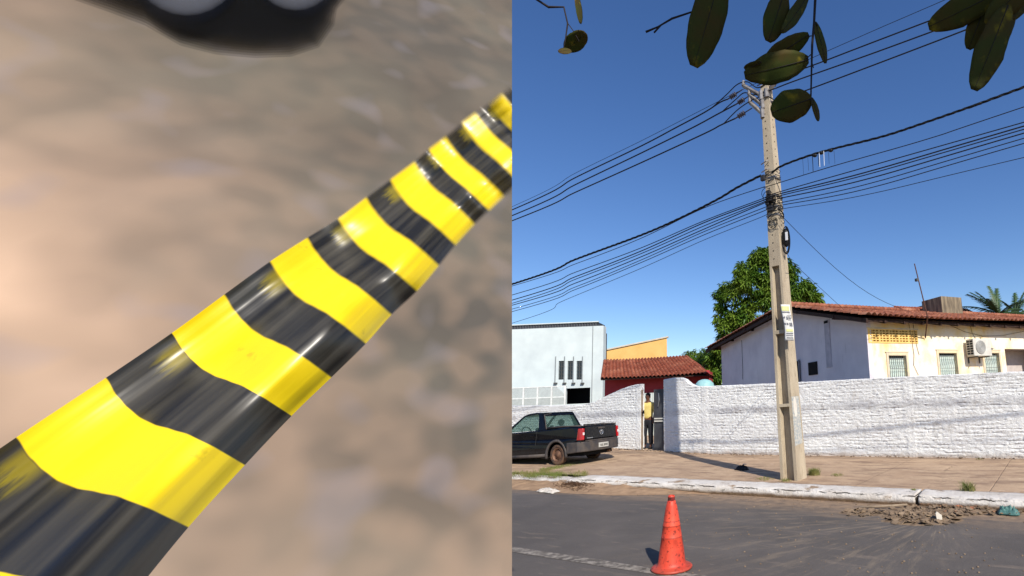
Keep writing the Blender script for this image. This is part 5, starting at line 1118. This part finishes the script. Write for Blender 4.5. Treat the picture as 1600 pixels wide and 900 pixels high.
for i in range(NU + 1):
    u = U0 + (U1 - U0) * i / NU
    for j in range(NV + 1):
        v_ = j / NV; uu = u - sc(v_); wx = min(.05, max(0, (uu - 3) / 11 * .05)); p = cr_(Up, uu).lerp(cr_(Lo, uu), v_ * (1 + 2 * wx) - wx)
        wd = width(max(-2.5, min(15, uu)))
        D = 62 / wd * (1.0)
        # convex cross-section with a flat facet and a few longitudinal creases
        bul = prof_t(v_) * (1 if uu < 6 else max(.55, 1 - (uu - 6) * .08)) + .0005 * sin(v_ * 24 + .6) * min(1, v_ * 3) + .00012 * sin(v_ * 47 + uu * .1) + .0005 * nz(v_ * 16, uu * .3)
        # stop exactly at the bank's side plane
        if p.x > 800 and i: pass
        q = O + ray(p.x, p.y).normalized() * 0
        d_ = ray(p.x, p.y); q = O + d_ * ((D + bul) / 1.0)
        b.v.append(q); uvs.append((uu + sc(v_), v_)); b.uv.append(p.x)
K = NV + 1
nrmE = (ray(800, 0)).cross(ray(800, 900)).normalized()
if (ray(700, 400)).dot(nrmE) < 0: nrmE = -nrmE
for i in range(NU):
    for j in range(NV):
        f = (i * K + j, (i + 1) * K + j, (i + 1) * K + j + 1, i * K + j + 1)
        if all((b.v[q] - O).dot(nrmE) < 0 for q in f): continue
        b.f.append(f); b.mi.append(0)
for i, p in enumerate(b.v):
    dd = (p - O).dot(nrmE)
    if dd < 0: b.v[i] = p - nrmE * dd
m = NM('barrier_tape', .3, .6)
uvn = m.n('ShaderNodeUVMap'); uvn.uv_map = 'uv'; s3 = m.sep(uvn.outputs[0])
half = m.math('PINGPONG', m.math('SUBTRACT', s3[0], .5), 1.0)       # 0 at stripe centre, 1 at black centre
sw_ = m.ramp(s3[0], 2, 14, .012, .17)
yel = m.n('ShaderNodeMapRange'); yel.interpolation_type = 'SMOOTHSTEP'; m.l(half, yel.inputs[0]); m.l(m.math('ADD', .5, sw_), yel.inputs[1]); m.l(m.math('SUBTRACT', .5, sw_), yel.inputs[2])
fu = m.math('FRACT', m.math('MULTIPLY', m.math('SUBTRACT', s3[0], 1), .5))      # 0..: position inside black then yellow
cmb = m.n('ShaderNodeCombineXYZ'); m.l(m.math('MULTIPLY', s3[0], 1.2), cmb.inputs[0]); m.l(m.math('MULTIPLY', s3[1], 26), cmb.inputs[1])
sn = m.noise(1.6, 4, cmb.outputs[0], .6)
sm = m.math('MULTIPLY', m.ramp(m.math('ADD', fu, m.math('MULTIPLY', m.math('SUBTRACT', sn, .5), .35)), .27, .40, 0, 1), m.math('MULTIPLY', m.ramp(s3[1], .06, .11, 0, 1), m.ramp(s3[1], .27, .2, 0, 1)))
sm = m.math('MULTIPLY', sm, m.ramp(fu, .5, .49, 0, 1))
cmb2 = m.n('ShaderNodeCombineXYZ'); m.l(m.math('MULTIPLY', s3[0], .22), cmb2.inputs[0]); m.l(m.math('MULTIPLY', s3[1], 13), cmb2.inputs[1])
lnn = m.noise(1.0, 2.5, cmb2.outputs[0], .5, lo=.35, hi=.7)
yc = m.mix(m.math('MULTIPLY', lnn, .12), lin((230, 200, 6)), lin((220, 186, 0)))
yc = m.mix(m.math('MULTIPLY', m.noise(60, 5, lo=.66, hi=.72), .5), yc, lin((170, 150, 20)))
bc = m.mix(lnn, lin((28, 26, 20)), lin((68, 64, 55))); bc = m.mix(m.math('MULTIPLY', sm, .6), bc, lin((150, 134, 10)))  # lengthwise grey bands, sky sheen painted into the black
m.color(m.mix(yel.outputs[0], bc, yc)); m.l(m.ramp(lnn, 0, 1, .33, .48), m.b.inputs['Roughness']); m.bump(m.noise(1.0, 2, cmb2.outputs[0], .4), .14, .003)
ew = m.ramp(s3[0], 3, 14, .004, .11); ea = m.math('MULTIPLY', m.math('DIVIDE', s3[1], ew), m.math('DIVIDE', m.math('SUBTRACT', 1, s3[1]), ew)); e1 = m.math('MINIMUM', m.math('DIVIDE', s3[1], ew), m.math('DIVIDE', m.math('SUBTRACT', 1, s3[1]), ew)); m.l(m.ramp(e1, 0, 1, 0, 1, True), m.b.inputs['Alpha'])
tp = b.build('barrier_tape', m.m, smooth=True, uvs=uvs); tag(tp, 'yellow and black striped plastic barrier tape stretched diagonally in front of bare dirt', 'barrier tape')

# dark vehicle at the top of the bank, its edges softened by nested translucent shells (it is far out of focus)
def soft(name, c, alpha, rough=.8):
    m = NM(name, rough, .1); m.color(lin(c)); m.b.inputs['Alpha'].default_value = alpha; return m.m
NS = 16
bn_ = BNV
def disc_pt(px, py, up): return onbank(px, py - 27) + bn_ * up
def shelled(mb, poly_px, grow, h, smooth_=True):
    # poly in pixels on the bank; nested prisms growing outward
    c = Vector((sum(p[0] for p in poly_px) / len(poly_px), sum(p[1] for p in poly_px) / len(poly_px), 0)); n_ = len(poly_px)
    for k in range(NS):
        off = grow * (k / (NS - 1) - .5) * 2; ring = []
        for i, p in enumerate(poly_px):
            a_ = Vector(poly_px[i - 1] + (0,)); b_ = Vector(poly_px[(i + 1) % n_] + (0,)); t = (b_ - a_).normalized(); nr = Vector((t.y, -t.x, 0))
            if nr.dot(Vector(p + (0,)) - c) < 0: nr = -nr
            q = Vector(p + (0,)) + nr * off; ring.append(q)
        hk = h * (1 + .02 * k)
        mb.add([disc_pt(q.x, q.y, -.01) for q in ring] + [disc_pt(q.x, q.y, hk + .0006 * k) for q in ring], [tuple(range(n_, 2 * n_))] + [(i, (i + 1) % n_, n_ + (i + 1) % n_, n_ + i) for i in range(n_)], 0)
def ell(cx, cy, rx, ry, n=28): return [(cx + rx * cos(2 * pi * i / n), cy + ry * sin(2 * pi * i / n)) for i in range(n)]
SB = soft('out_of_focus_black', (12, 12, 13), .2); SBc = soft('matt_black', (12, 12, 13), 1); SG = soft('out_of_focus_grey', (96, 98, 106), .12)
car = thing('car', onbank(300, 0), 'blurred black vehicle with pale round wheel discs on the dirt behind the tape', 'car'); co = car.location.copy()
def cb_(mb, name, mat, parent):
    for i, p in enumerate(mb.v): mb.v[i] = p - co
    return mb.build(name, mat, parent)
b = MB(); out = [(60, -60), (110, -12), (180, 10), (235, 30), (290, 62), (340, 76), (400, 84), (450, 84), (480, 76), (492, 55), (497, 25), (515, 5), (520, -60)]
shelled(b, out, 30, .03); cb_(b, 'body', SB, car)  # one black outline for underbody, tyre and the shadow beneath them
b = MB(); shelled(b, [(590, -60), (588, -8), (610, 6), (640, 8), (652, -5), (655, -60)], 14, .03); cb_(b, 'bumper', SB, car)
for (cx_, cy_, rx, ry) in ((297, -10, 66, 72), (463, -2, 46, 52)):
    b = MB(); shelled(b, ell(cx_, cy_, rx, ry), 22, .06); wl = cb_(b, 'wheel_disc', SG, car)
